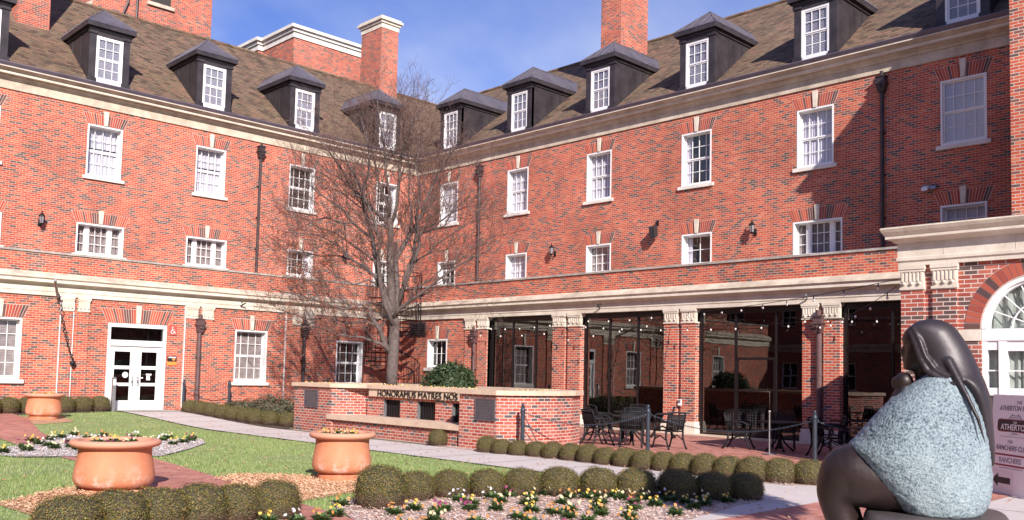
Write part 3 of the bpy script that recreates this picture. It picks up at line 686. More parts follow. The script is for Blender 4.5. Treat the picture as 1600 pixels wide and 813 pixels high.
for s,(x0,x1) in ((-1,(a+.1,mid-.005)),(1,(mid+.005,b-.1))):
    m=MB(); st=.19
    m.box(x0,x0+st,y0+.05,y0+.10,.24,2.50); m.box(x1-st,x1,y0+.05,y0+.10,.24,2.50)
    zz=[.24,.56,1.03,1.13,1.62,1.74,2.24,2.50]
    for za,zb in ((.24,.58),(1.09,1.20),(1.68,1.80),(2.30,2.50)): m.box(x0+st,x1-st,y0+.052,y0+.098,za,zb)
    d=m.build('door',M['white'],bld)
    g=MB()
    for za,zb in ((.58,1.09),(1.20,1.68),(1.80,2.30)): g.quad((x0+st,y0+.075,za),(x1-st,y0+.075,za),(x1-st,y0+.075,zb),(x0+st,y0+.075,zb))
    g.build('pane',M['glass_dark'],d)
    m=MB(); xh=x1-.09 if s<0 else x0+.09
    m.tube([(xh,y0+.05,1.12),(xh,y0-.01,1.12),(xh,y0-.01,1.42),(xh,y0+.05,1.42)],.014,6); m.box(xh-.03,xh+.03,y0+.04,y0+.052,1.18,1.40); m.build('door_handle',M['grey_metal'],d,True)
    m=MB(); xc=(x0+x1)/2
    if s<0: m.prism([(xc+.13+.105*math.cos(t*PI/10),1.48+.105*math.sin(t*PI/10)) for t in range(20)],0,.004); 
    else:
        m.prism([(xc-.08,1.47),(xc+.12,1.47),(xc+.12,1.53),(xc-.08,1.53)],0,.004); m.prism([(xc-.06,1.30),(xc+.08,1.30),(xc+.06,1.45),(xc-.06,1.45)],0,.004); m.prism([(xc-.30,1.36),(xc-.18,1.36),(xc-.18,1.40),(xc-.30,1.40)],0,.004)
    st_=m.build('door_sticker',M['white'],d); st_.rotation_euler=(PI/2,0,0); st_.location=(0,y0+.070,0)
# ---------------------------------------------------------------- entrance block on the right (portico front, parallel to the right wing)
PO=10.0  # outward offset of its face
def pb(m,name,mat,par=bld): o=m.build(name,mat,par); return place(o,'B')
# wall with arched opening
cu,Rr,zs_=30.54,.97,2.84
m=MB(); y=-PO; seg=24
hx0,hx1=cu-Rr,cu+Rr; UL,UR=28.14,32.96; ZW=4.09
m.box(UL,hx0,y,y+.35,-.1,ZW); m.box(hx1,UR,y,y+.35,-.1,ZW)
for i in range(seg):
    t0=PI-PI*i/seg; t1=PI-PI*(i+1)/seg
    x0,x1=cu+Rr*math.cos(t0),cu+Rr*math.cos(t1); z0_,z1_=zs_+Rr*math.sin(t0),zs_+Rr*math.sin(t1)
    m.hexa([(x0,y,z0_),(x1,y,z1_),(x1,y+.35,z1_),(x0,y+.35,z0_),(x0,y,ZW),(x1,y,ZW),(x1,y+.35,ZW),(x0,y+.35,ZW)])
m.box(UL,UL+.35,y+.35,-D_-.02,-.1,ZW)          # side towards the patio
m.box(UR-.35,UR,y+.35,-D_-.02,-.1,ZW)
pb(m,'entrance_wall',M['brick_port'])
for x0,x1 in ((28.12,28.56),(28.72,29.17),(31.90,32.35),(32.51,32.95)):
    m=MB(); m.box(x0,x1,y-.06,y+.02,-.1,3.66); pb(m,'pilaster',M['brick_port'])
    m=MB(); capital(m,x0,x1,y-.06,3.62,4.085); pb(m,'capital',M['lime'])
m=MB(); nv=33; q=lambda r,t,yy:(cu+r*math.cos(t),yy,zs_+r*math.sin(t))
for i in range(nv):
    t0=PI*(i+.07)/nv; t1=PI*(i+.93)/nv; r0,r1=Rr+.02,Rr+.285
    m.hexa([q(r0,t1,y-.012),q(r0,t0,y-.012),q(r0,t0,y+.05),q(r0,t1,y+.05),q(r1,t1,y-.012),q(r1,t0,y-.012),q(r1,t0,y+.05),q(r1,t1,y+.05)])
pb(m,'brick_arch',M['vouss_port'])
m=MB()
for i in range(36):
    t0=PI*i/36; t1=PI*(i+1)/36; r0,r1=Rr-.0,Rr+.295
    m.hexa([q(r0,t1,y-.004),q(r0,t0,y-.004),q(r0,t0,y+.05),q(r0,t1,y+.05),q(r1,t1,y-.004),q(r1,t0,y-.004),q(r1,t0,y+.05),q(r1,t1,y+.05)])
pb(m,'arch_mortar',M['mortar'])
for xa,xb in ((hx0-.40,hx0),(hx1,hx1+.40)):
    m=MB(); m.box(xa,xb,y-.02,y+.3,2.62,2.83); pb(m,'impost_block',M['lime'])
# white arched window
m=MB(); yw=y+.10; T=2.62
def ring(m,r0,r1,ya,yb,n=36):
    for i in range(n):
        t0=PI*i/n; t1=PI*(i+1)/n
        m.hexa([q(r0,t1,ya),q(r0,t0,ya),q(r0,t0,yb),q(r0,t1,yb),q(r1,t1,ya),q(r1,t0,ya),q(r1,t0,yb),q(r1,t1,yb)])
ring(m,Rr-.08,Rr,y+.01,y+.30); ring(m,Rr-.12,Rr-.08,y+.06,y+.16); ring(m,.46,.485,yw,yw+.03); ring(m,.20,.225,yw,yw+.03)
for t_ in (22.5,45,67.5,90,112.5,135,157.5):
    a_=R(t_); c,s=math.cos(a_),math.sin(a_); m.tube([(cu+.21*c,yw+.015,zs_+.21*s),(cu+(Rr-.10)*c,yw+.015,zs_+(Rr-.10)*s)],.011,4)
m.box(cu-Rr,cu+Rr,y+.02,y+.2,T,zs_)
for x0,x1 in ((hx0,hx0+.08),(hx1-.08,hx1),(hx0+.28,hx0+.42),(hx1-.42,hx1-.28)): m.box(x0,x1,y+.03,y+.18,0,T)
for x0,x1 in ((hx0+.08,hx0+.28),(hx1-.28,hx1-.08)):
    for za,zb in ((.0,.25),(.95,1.02),(1.62,1.76),(2.45,T)): m.box(x0,x1,y+.05,y+.14,za,zb)
    m.box(x0,x1,y+.07,y+.10,2.06,2.085)
for za,zb in ((.0,.3),(.95,1.05),(1.60,1.76),(2.43,T)): m.box(hx0+.42,hx1-.42,y+.05,y+.14,za,zb)
m.box(hx0+.42,hx1-.42,y+.07,y+.10,2.06,2.085); m.box(cu-.045,cu+.045,y+.05,y+.14,.3,2.43)
ew=pb(m,'entrance_window',M['white'])
g=MB(); g.quad((hx0,y+.085,0),(hx1,y+.085,0),(hx1,y+.085,zs_-.03),(hx0,y+.085,zs_-.03)); g.poly([(cu+(Rr-.05)*math.cos(PI*i/24),yw+.02,zs_+(Rr-.05)*math.sin(PI*i/24)) for i in range(25)])
g.build('pane',M['glass'],ew)
pleats(hx0,hx1,0,2.7,y+.20,.025,16,random.Random(3)).build('curtain',M['curtain_green'],ew,True)
cm=MB(); k=48
for i in range(k):
    t0=hx0+(hx1-hx0)*i/k; t1=hx0+(hx1-hx0)*(i+1)/k
    f=lambda x: 2.7+math.sqrt(max(0,1-((x-cu)/(Rr))**2))*1.08
    cm.quad((t0,y+.20+.025*math.sin(i*1.1),2.7),(t1,y+.20+.025*math.sin((i+1)*1.1),2.7),(t1,y+.20+.025*math.sin((i+1)*1.1),f(t1)),(t0,y+.20+.025*math.sin(i*1.1),f(t0)))
cm.build('curtain',M['curtain_green'],ew,True)
cm=MB(); cm.box(28.55,32.55,y+.8,y+.85,0,4.0); cm.build('room_shade',M['interior'],ew)
# entablature round three sides
def frame_prof(prof,name,mat):
    m=MB(); yb=-PO
    m.loft([[(UL-o*.8,-D_-.0,z) for o,z in prof],[(UL-o*.8,yb-o,z) for o,z in prof],[(UR+o*.8,yb-o,z) for o,z in prof],[(UR+o*.8,-D_-.0,z) for o,z in prof]]); pb(m,name,mat)
frame_prof([(-.3,4.09),(.08,4.09),(.08,4.17),(.11,4.19),(.11,4.25),(.09,4.26),(.09,4.54),(-.3,4.54)],'entrance_architrave',M['lime'])
frame_prof([(-.3,4.54),(.14,4.54),(.18,4.58),(.29,4.61),(.29,4.67),(-.3,4.67)],'entrance_cornice',M['lime'])
frame_prof([(-.3,4.67),(.30,4.67),(.35,4.74),(.38,4.80),(.36,4.83),(-.3,4.88)],'entrance_cornice_top',M['lime_w_shade'])
for uu in (28.95,30.2,31.5):
    m=MB(); m.box(uu-.006,uu+.006,-PO-.094,-PO-.088,4.27,4.53); pb(m,'stone_joint',M['mortar'])
m=MB(); m.box(UL+.2,UR-.2,-PO+.2,-.01,4.74,4.80); pb(m,'entrance_roof',M['cap'])
# upper cross wing behind the entrance
CW=4.2
m=MB(); m.box(28.35,38,-CW,0.2,4.3,12.9); m.box(33.0,38,-CW,.2,-.1,4.3)
pb(m,'cross_wing_wall',M['brick_pier'])
for (pr,mt,nm) in ((frieze,M['lime_w_shade'],'frieze'),(corona,M['lime'],'cornice')):
    m=MB(); pr2=[(o*.6,z+1.0) for o,z in pr]
    m.loft([[(28.35-o,-0.1,z) for o,z in pr2],[(28.35-o,-CW-o,z) for o,z in pr2],[(38,-CW-o,z) for o,z in pr2]]); pb(m,nm,mt)
m=MB(); zz=13.2; k2=1.8
ap=4.2
m.poly([(28.15,-CW-.3,zz),(38,-CW-.3,zz),(38,-CW-.3+ap,zz+ap*k2),(28.15+ap,-CW-.3+ap,zz+ap*k2)]); m.poly([(28.15,6,zz),(28.15,-CW-.3,zz),(28.15+ap,-CW-.3+ap,zz+ap*k2),(28.15+ap,6,zz+ap*k2)])
m.poly([(28.15+ap,-CW-.3+ap,zz+ap*k2),(38,-CW-.3+ap,zz+ap*k2),(38,6,zz+ap*k2),(28.15+ap,6,zz+ap*k2)])
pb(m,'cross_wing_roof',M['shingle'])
# ---------------------------------------------------------------- things behind the ridge
tw=thing('brick_tower','square red brick tower with a dark window opening rising behind the left roof','tower',(-10.3,11,0))
m=MB()
m.box(-2.2,2.8,-1.0,5,8,26); m.box(2.8,3.92,-1.0,5,8,26); m.hexa([(-2.9,-1,8),(-2.2,-1,8),(-2.2,5,8),(-2.9,5,8),(-2.9,-1,18.8),(-2.2,-1,19.3),(-2.2,5,19.3),(-2.9,5,18.8)]); m.box(2.74,2.86,-1.03,-.9,8,26); m.build('wall',M['brick_far'],tw)
m=MB(); m.box(.63,1.67,-1.02,-.9,20.3,22.5); m.build('window_opening',M['interior'],tw)
m=MB(); m.box(.45,1.85,-1.12,-.9,20.12,20.3); m.build('sill',M['lime_w_shade'],tw)
m=MB(); m.hexa([(-2.95,-1.1,18.75),(-2.2,-1.1,19.3),(-2.2,5,19.3),(-2.95,5,18.75),(-2.95,-1.1,18.95),(-2.2,-1.1,19.5),(-2.2,5,19.5),(-2.95,5,18.95)]); m.build('coping',M['lime_w_shade'],tw)
m=MB(); m.tube([(-.05,-1.06,14),(-.05,-1.06,26)],.06,6); m.tube([(-.5,-1.04,26),(-.5,-1.06,19.9),(-.75,-1.06,19.2),(-1.0,-1.06,18.6)],.06,6); m.build('drain_pipe',M['pipe'],tw)
bb=thing('brick_building','flat roofed red brick block with white cornice behind the chimney of the left wing','building',(.93,14,0))
m=MB(); m.box(0,6.9,0,3.8,8,22.7); m.box(-.35,6.9,3.8,9,8,22.7); m.build('wall',M['brick_far'],bb)
m=MB()
for o,a,b_ in ((.06,22.45,22.80),(.16,22.80,23.0),(.30,23.0,23.2)):
    m.box(-o,6.9+o,-o,3.8-o,a,b_); m.box(-.35-o,6.9+o,3.8-o,9,a,b_)
m.build('cornice',M['stone_sill'],bb)

# ---------------------------------------------------------------- the wing opposite, seen only as a reflection in the arcade glass
ow=thing('brick_building','long brick building across the courtyard, seen only reflected in the glazed bays','building',(-43,-20,0))
hl=[(u,u+1.3,z0,z1) for u in (-18,-13.3,-8.6,-3.9,.8,5.5,10.2,14.9,19.6,24.3,29.0) for z0,z1 in ((1.2,3.2),(6,7.4),(9,10.9))]
m=MB()
wm=wall_holes(-24,36,-.1,11.6,hl,y=0,th=.4)
o=wm.build('wall',M['brick'],ow); o.rotation_euler=(0,0,PI/2)
for h in hl:
    m=MB(); a,b,c,d=h
    for q_ in ((a,a+.09,c,d),(b-.09,b,c,d),(a+.09,b-.09,c,c+.09),(a+.09,b-.09,d-.09,d),(a+.09,b-.09,(c+d)/2-.04,(c+d)/2+.04),((a+b)/2-.02,(a+b)/2+.02,c+.09,d-.09)): m.box(q_[0],q_[1],.1,.2,q_[2],q_[3])
    f=m.build('window',M['white'],ow); f.rotation_euler=(0,0,PI/2)
m=MB(); m.box(-24,36,.5,.6,0,11.5); o=m.build('inner_partition',M['interior'],ow); o.rotation_euler=(0,0,PI/2)
for z0,z1,o_ in ((4.0,4.4,.1),(4.4,4.6,.3),(11.5,12.0,.1),(12.0,12.3,.45)):
    m=MB(); m.box(-24,36,-o_,.3,z0,z1); o=m.build('stone_band',M['lime_w_shade'],ow); o.rotation_euler=(0,0,PI/2)
m=MB(); m.poly([(-24,-.5,12.3),(36,-.5,12.3),(36,6,17.6),(-24,6,17.6)]); m.poly([(36,6,17.6),(36,12.5,12.3),(-24,12.5,12.3),(-24,6,17.6)]); m.poly([(36,-.5,12.3),(36,12.5,12.3),(36,6,17.6)]); m.poly([(-24,12.5,12.3),(-24,-.5,12.3),(-24,6,17.6)])
o=m.build('roof',M['shingle'],ow); o.rotation_euler=(0,0,PI/2)
m=MB(); m.box(-24,36,11.6,12,0,12.3); m.box(-24,-23.6,.4,11.6,0,12.3); m.box(35.6,36,.4,11.6,0,12.3); o=m.build('rear_wall',M['brick'],ow); o.rotation_euler=(0,0,PI/2)
# ============================================================ SITE
def hgt(y):
    t=min(1,max(0,(y+11)/7.5)); return .23*t*t*(3-2*t)
def sheet(name,poly,dz,mat,kind='structure',label=None,cut=(-11,-3.0,.5)):
    bm=bmesh.new(); vs=[bm.verts.new((x,y,0)) for x,y in poly]; bm.faces.new(vs)
    bmesh.ops.recalc_face_normals(bm,faces=bm.faces)
    if bm.faces[:][0].normal.z<0: bmesh.ops.reverse_faces(bm,faces=bm.faces)
    y=cut[0]
    while y<=cut[1]:
        bmesh.ops.bisect_plane(bm,geom=bm.verts[:]+bm.edges[:]+bm.faces[:],plane_co=(0,y,0),plane_no=(0,1,0)); y+=cut[2]
    uv=bm.loops.layers.uv.new('UVMap')
    for v in bm.verts: v.co.z=hgt(v.co.y)+dz
    for f in bm.faces:
        for l in f.loops: l[uv].uv=(l.vert.co.x,l.vert.co.y)
    me=bpy.data.meshes.new(name); bm.to_mesh(me); bm.free(); me.materials.append(mat)
    o=bpy.data.objects.new(name,me); link(o); o['kind']=kind
    return o
sheet('ground',[(-700,-700),(700,-700),(700,700),(-700,700)],-.012,M['ground'])
lawn_poly=[(-15.62,-3.1),(-60,-3.1),(-60,-45),(-24.5,-33),(-21.6,-28.0),(-20.0,-24.4),(-17.2,-25.0),(-15.62,-26.6)]
sheet('lawn',lawn_poly,-.004,M['lawnbase'])
path_poly=[(-15.6,-3.0),(-13.75,-3.0),(-13.62,-20),(-13.62,-27.3),(-12.9,-28.2),(-9,-28.6),(-3,-29),(-3,-60),(-40,-60),(-30,-40),(-21.9,-29.6),(-17.9,-28.75),(-15.75,-28.35),(-15.6,-27.2)]
sheet('concrete_path',path_poly,.020,M['concrete'])
m=MB()
for y in [ -5-1.55*i for i in range(15)]: m.box(-15.6,-13.62,y-.006,y+.006,hgt(y)+.0205,hgt(y)+.0225)
for x in (-19,-17.2,-15.4,-13.6,-11.8,-10): m.box(x-.007,x+.007,-40,-30.65,.0205,.0225)
for y in (-32.4,-34.2,-36,-38): m.box(-26,-5,y-.007,y+.007,.0206,.0226)
struct(m.build('path_joints',M['soil']))
sheet('brick_walk',[(-34,-29.15),(-3,-28.95),(-3,-30.35),(-11.2,-30.55),(-34,-31.4)],.030,M['paver'])
sheet('brick_path',[(-20.35,-17.8),(-20.85,-21.9),(-21.25,-24.5),(-21.5,-26.5),(-22.9,-29.3),(-24.6,-29.3),(-23.3,-26.6),(-22.7,-24.5),(-22.2,-21.9),(-21.75,-17.8),(-21.6,-14),(-20.9,-7),(-21.2,-3.1),(-19.0,-3.1),(-19.2,-6.5),(-20.0,-10.1),(-20.4,-13.8)],.014,M['paver'])
sheet('planting_bed',[(-22.9,-15.2),(-22.4,-16.4),(-21.3,-17.0),(-20.1,-17.6),(-18.9,-16.3),(-17.9,-15.0),(-17.5,-14.0),(-18.6,-13.2),(-19.2,-12.2),(-19.8,-10.9),(-20.5,-12.2),(-21.3,-13.6)],.024,M['gravel'])
sheet('mulch_bed',[(-21.7,-26.9),(-21.25,-25.6),(-20.9,-24.9),(-19.6,-24.8),(-18.2,-25.2),(-16.6,-26.6),(-15.5,-28.0),(-15.9,-28.42),(-17.9,-28.75),(-21.9,-29.55),(-22.4,-28.2)],.016,M['mulch'])
sheet('mulch_bed',[(-21.9,-24.9),(-22.6,-24.6),(-26.2,-24.7),(-26.4,-27),(-22.6,-27.2)],.017,M['mulch'])
sheet('straw_bed',[(-24.4,-22.6),(-23.2,-21.5),(-22.3,-21.6),(-22.35,-22.9),(-22.6,-24.4),(-24.3,-24.4)],.010,M['straw'])
sheet('straw_bed',[(-20.9,-21.5),(-20.3,-21.2),(-19.6,-21.9),(-19.0,-23.0),(-19.6,-24.2),(-20.4,-24.3),(-21.15,-24.6),(-21.2,-23)],.010,M['straw'])
sheet('straw_bed',[(-20.3,-6.9),(-20,-5.6),(-18.0,-5.4),(-18.2,-7.2),(-19.3,-7.8)],.009,M['straw'])
sheet('hedge_bed',[(-13.7,-4.1),(-12.2,-4.1),(-12.4,-9.6),(-13.3,-11.0),(-13.65,-11.0)],.012,M['soil'])
sheet('hedge_bed',[(-13.6,-18.2),(-13.0,-18.9),(-12.8,-21),(-12.4,-27.2),(-12.9,-28.1),(-13.62,-27.6)],.021,M['mulch'])
sheet('hedge_bed',[(-20,-5.2),(-20,-3.1),(-15.9,-3.1),(-15.9,-3.9)],.011,M['soil'])
sheet('patio',[(-13.1,-19.6),(-9,-18.0),(-8.4,-14),(-2.4,-12),(-2.4,-26.2),(-3.5,-28.9),(-12.5,-28.3),(-12.5,-21)],.026,M['paver'])
sheet('patio_border',[(-3.95,-12.4),(-2.9,-12.2),(-2.9,-26.1),(-3.95,-26.1)],.034,M['lime_cap'])
sheet('door_pad',[(-15.7,-3.05),(-13.8,-3.05),(-13.7,-4.4),(-15.6,-4.4)],.030,M['cap'])
# ---------------------------------------------------------------- grass blades
def inpoly(x,y,P):
    c=False; n=len(P); j=n-1
    for i in range(n):
        if (P[i][1]>y)!=(P[j][1]>y) and x<(P[j][0]-P[i][0])*(y-P[i][1])/(P[j][1]-P[i][1])+P[i][0]: c=not c
        j=i
    return c
holes_=[[(v.co.x,v.co.y) for v in o.data.vertices] for o in []]
HP=[[(-20.35,-17.8),(-20.85,-21.9),(-21.25,-24.5),(-21.5,-26.5),(-22.9,-29.3),(-24.6,-29.3),(-23.3,-26.6),(-22.7,-24.5),(-22.2,-21.9),(-21.75,-17.8),(-21.6,-14),(-20.9,-7),(-21.2,-3.1),(-19.0,-3.1),(-19.2,-6.5),(-20.0,-10.1),(-20.4,-13.8)],
[(-22.9,-15.2),(-22.4,-16.4),(-21.3,-17.0),(-20.1,-17.6),(-18.9,-16.3),(-17.9,-15.0),(-17.5,-14.0),(-18.6,-13.2),(-19.2,-12.2),(-19.8,-10.9),(-20.5,-12.2),(-21.3,-13.6)],
[(-21.7,-26.9),(-21.25,-25.6),(-20.9,-24.9),(-19.6,-24.8),(-18.2,-25.2),(-16.6,-26.6),(-15.5,-28.0),(-15.9,-28.42),(-17.9,-28.75),(-21.9,-29.55),(-22.4,-28.2)],
[(-24.4,-22.6),(-23.2,-21.5),(-22.3,-21.6),(-22.35,-22.9),(-22.6,-24.4),(-24.3,-24.4)],
[(-20.9,-21.5),(-20.3,-21.2),(-19.6,-21.9),(-19.0,-23.0),(-19.6,-24.2),(-20.4,-24.3),(-21.15,-24.6),(-21.2,-23)],
[(-20.3,-6.9),(-20,-5.6),(-18.0,-5.4),(-18.2,-7.2),(-19.3,-7.8)],[(-21.9,-24.9),(-22.6,-24.6),(-26.2,-24.7),(-26.4,-27),(-22.6,-27.2)],
[(-20,-5.2),(-20,-3.1),(-15.9,-3.1),(-15.9,-3.9)]]
rg=np.random.RandomState(3)
V=[];F=[]
cnt=0
pts=[]
for _ in range(290000):
    x=rg.uniform(-27.5,-15.5); y=rg.uniform(-27,-4)
    if rg.rand()>.35+.65*max(0,min(1,(-y-8)/12)): continue
    if not inpoly(x,y,lawn_poly): continue
    if any(inpoly(x,y,h) for h in HP): 
        if rg.rand()>.015: continue
    nz=mnoise.noise(Vector((x*.55,y*.55,3)))+.5*mnoise.noise(Vector((x*1.7,y*1.7,7)))
    if nz>.30 and rg.rand()<.62: continue
    pts.append((x,y))
P_=np.array(pts); n=len(P_)
hh=rg.uniform(.018,.048,n)*(1+.35*np.sin(P_[:,0]*2.1+1.3*np.sin(P_[:,1]*1.7))); az=rg.uniform(0,2*PI,n); w=rg.uniform(.005,.010,n); ln=rg.uniform(-.03,.03,(n,2))
z0=np.array([hgt(y) for y in P_[:,1]])
a=np.stack([P_[:,0]-np.cos(az)*w,P_[:,1]-np.sin(az)*w,z0-.006],1); b=np.stack([P_[:,0]+np.cos(az)*w,P_[:,1]+np.sin(az)*w,z0-.006],1)
c=np.stack([P_[:,0]+ln[:,0],P_[:,1]+ln[:,1],z0+hh],1)
co=np.stack([a,b,c],1).reshape(-1,3)
me=bpy.data.meshes.new('grass'); me.vertices.add(3*n); me.vertices.foreach_set('co',co.ravel()); me.loops.add(3*n); me.loops.foreach_set('vertex_index',np.arange(3*n,dtype=np.int32))
me.polygons.add(n); me.polygons.foreach_set('loop_start',np.arange(0,3*n,3,dtype=np.int32)); me.polygons.foreach_set('loop_total',np.full(n,3,dtype=np.int32)); me.update(calc_edges=True)
me.materials.append(M['grass']); o=bpy.data.objects.new('grass',me); link(o); tag(o,'short mown lawn grass between the walks and beds','grass',kind='stuff')
# loose bark and straw pieces on the beds
def litter(name,poly,nn,mat,label,s=(.006,.022),z=.02,seed=1):
    r=random.Random(seed); xs=[p[0] for p in poly]; ys=[p[1] for p in poly]; m=MB(); k=0
    while k<nn:
        x=r.uniform(min(xs),max(xs)); y=r.uniform(min(ys),max(ys))
        if not inpoly(x,y,poly): continue
        a=r.random()*PI; L=r.uniform(*s); w_=L*r.uniform(.15,.5); dz=hgt(y)+z+r.random()*.02; tl=r.uniform(-.02,.02)
        c_,s_=math.cos(a),math.sin(a)
        m.poly([(x-c_*L-s_*w_,y-s_*L+c_*w_,dz),(x-c_*L+s_*w_,y-s_*L-c_*w_,dz+.008),(x+c_*L+s_*w_,y+s_*L-c_*w_,dz+tl+.01),(x+c_*L-s_*w_,y+s_*L+c_*w_,dz+tl)]); k+=1
    o=m.build(name,mat); tag(o,label,'ground cover',kind='stuff'); return o
M['litter']=leaf_mat('bark_litter',[(0,(.22,.12,.08)),(.25,(.42,.24,.17)),(.5,(.50,.38,.33)),(.9,(.58,.47,.43)),(1,(.36,.13,.08))],trans=.05)
litter('bark_litter',HP[2],9000,M['litter'],'loose bark and dry leaves scattered over the front mulch bed',seed=2)
M['strawbits']=leaf_mat('straw_bits',[(0,(.38,.18,.09)),(.6,(.56,.33,.19)),(1,(.66,.47,.32))],trans=.05)
litter('pine_straw',HP[4],5000,M['strawbits'],'loose orange pine straw around the middle terracotta planter',seed=3)
litter('pine_straw',HP[3],3500,M['strawbits'],'loose orange pine straw beside the left front terracotta planter',seed=4)
litter('bark_litter',[(-13.6,-18.2),(-13.0,-18.9),(-12.8,-21),(-12.4,-27.2),(-12.9,-28.1),(-13.62,-27.6)],900,M['litter'],'dry leaves under the long low hedge row by the patio',seed=5)

M['pebble']=leaf_mat('gravel_chips',[(0,(.30,.24,.22)),(.4,(.46,.41,.40)),(.8,(.60,.56,.56)),(1,(.38,.22,.17))],trans=0)
litter('gravel_chips',HP[1],7000,M['pebble'],'pale gravel chips on the planting bed in the lawn',seed=7,z=.026)
# fallen leaves on paths and lawn
M['fallen']=leaf_mat('fallen_leaf',[(0,(.22,.11,.06)),(.6,(.38,.20,.10)),(1,(.50,.33,.18))],trans=0)
litter('fallen_leaves',[(-15.6,-5),(-13.6,-5),(-13.6,-27),(-9,-28.6),(-9,-31),(-22,-31.5),(-17.9,-28.75),(-15.75,-28.35),(-15.6,-27.2)],420,M['fallen'],'small dry leaves blown along the edges of the concrete path',seed=8,z=.024,s=(.012,.03))
litter('fallen_leaves',[(-24,-24),(-24,-12),(-15.8,-6),(-15.8,-24)],500,M['fallen'],'small dry leaves scattered on the lawn',seed=9,z=.03,s=(.015,.035))
# ============================================================ SHRUBS
def shrub_mesh(n,seed,leaf=.016,flat=.9,gap=.0):
    r=random.Random(seed); m=MB()
    for i in range(n):
        # fibonacci + jitter on an egg shaped clipped ball, radius 1
        ph=i*2.39996+r.uniform(-.3,.3); u=1-2*(i+.5)/n
        if u<-.93: continue
        s=math.sqrt(max(0,1-u*u)); d=Vector((s*math.cos(ph),s*math.sin(ph),u))
        sq=(s**2.6+abs(u)**2.6)**(-1/2.6)
        lump=sq*(1+.11*mnoise.noise(d*2.3+Vector((seed,0,0)))+.06*mnoise.noise(d*6+Vector((0,seed,0))))
        rad=lump*(1+r.gauss(-.015,.035))
        p=Vector((d.x*rad,d.y*rad,d.z*rad*flat))
        nrm=(d+Vector((r.uniform(-1,1),r.uniform(-1,1),r.uniform(-1,1)))*.75).normalized()
        t=nrm.orthogonal().normalized(); t=Matrix.Rotation(r.random()*6.28,3,nrm)@t; b=nrm.cross(t)
        L=leaf*r.uniform(1.4,2.6); w_=leaf*r.uniform(.8,1.3)
        m.poly([p-t*L,p-b*w_*.8+t*L*.1,p+t*L,p+b*w_*.8+t*L*.1])
    return m
def core_mesh(seed,flat=.9):
    m=MB(); rings=[]
    for i in range(1,12):
        a=-PI/2+PI*i/12
        rings.append([Vector((math.cos(a)*math.cos(k*PI/10),math.cos(a)*math.sin(k*PI/10),math.sin(a)*flat))*.93*(abs(math.cos(a))**2.6+abs(math.sin(a))**2.6)**(-1/2.6)*(1+.11*mnoise.noise(Vector((math.cos(a)*math.cos(k*PI/10),math.cos(a)*math.sin(k*PI/10),math.sin(a)))*2.3+Vector((seed,0,0)))) for k in range(20)])
    m.loft(rings); return m
M['shrubcore']=pm('shrub_core',(.085,.07,.035),.95,col2=(.05,.038,.022),ns=14)
def make_shrub(name,label,seed,n,leaf,mat,core,cat='shrub',group=None,flat=.9):
    t=thing(name,label,cat,(0,0,0),0,group)
    c=core_mesh(seed,flat).build('branches',core,t,True); f=shrub_mesh(n,seed,leaf,flat).build('foliage',mat,t)
    for o in (c,f): o.location=(0,0,flat*.72)
    return t
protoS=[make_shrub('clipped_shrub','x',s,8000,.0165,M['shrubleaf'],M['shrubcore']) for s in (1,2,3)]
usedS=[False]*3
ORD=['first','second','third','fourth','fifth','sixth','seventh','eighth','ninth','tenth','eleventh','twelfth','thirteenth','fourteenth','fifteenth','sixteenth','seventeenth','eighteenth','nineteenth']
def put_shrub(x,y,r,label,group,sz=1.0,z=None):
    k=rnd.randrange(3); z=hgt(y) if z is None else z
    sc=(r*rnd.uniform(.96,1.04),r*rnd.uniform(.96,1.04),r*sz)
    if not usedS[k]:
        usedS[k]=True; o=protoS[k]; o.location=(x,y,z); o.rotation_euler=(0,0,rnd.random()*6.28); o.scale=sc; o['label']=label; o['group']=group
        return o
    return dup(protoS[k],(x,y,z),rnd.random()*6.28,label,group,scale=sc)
# positions: ball centres (front contact point + radius away from the camera)
cam_xy=Vector((-27.95,-35.55))
def back(x,y,r):
    d=(Vector((x,y))-cam_xy).normalized(); return x+d.x*r,y+d.y*r
F_=[(-20.76,-25.82,.345),(-19.92,-25.50,.28),(-19.35,-25.56,.28),(-18.87,-25.82,.285),(-18.40,-26.06,.29),(-17.93,-26.36,.30),(-17.5,-26.75,.305),(-17.12,-27.15,.305),(-16.72,-27.6,.31),(-16.32,-27.95,.29),(-15.93,-28.25,.285)]
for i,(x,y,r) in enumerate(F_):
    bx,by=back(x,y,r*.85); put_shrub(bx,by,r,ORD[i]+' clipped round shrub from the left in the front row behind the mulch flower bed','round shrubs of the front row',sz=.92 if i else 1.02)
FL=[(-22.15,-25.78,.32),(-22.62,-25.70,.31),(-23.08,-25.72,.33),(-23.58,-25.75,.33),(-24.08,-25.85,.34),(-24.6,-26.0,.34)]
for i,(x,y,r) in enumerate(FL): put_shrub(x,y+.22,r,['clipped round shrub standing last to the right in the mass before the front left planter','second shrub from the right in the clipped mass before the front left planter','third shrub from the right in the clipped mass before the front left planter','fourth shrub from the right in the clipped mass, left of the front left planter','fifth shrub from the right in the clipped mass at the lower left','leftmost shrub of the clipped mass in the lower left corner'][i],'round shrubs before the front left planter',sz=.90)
BK=[(-13.75,-20.3,0.251),(-13.72,-20.75,0.228),(-13.65,-21.2,0.228),(-13.5,-21.62,0.228),(-13.5,-22.1,0.236),(-13.5,-22.62,0.243),(-13.52,-23.12,0.251),(-13.55,-23.6,0.236),(-13.55,-24.1,0.251),(-13.6,-24.62,0.251),(-13.55,-25.05,0.251),(-13.55,-25.5,0.258),(-13.58,-26.0,0.274),(-13.6,-26.5,0.274),(-13.6,-27.0,0.289),(-13.43,-27.42,0.289),(-13.2,-27.85,0.289)]
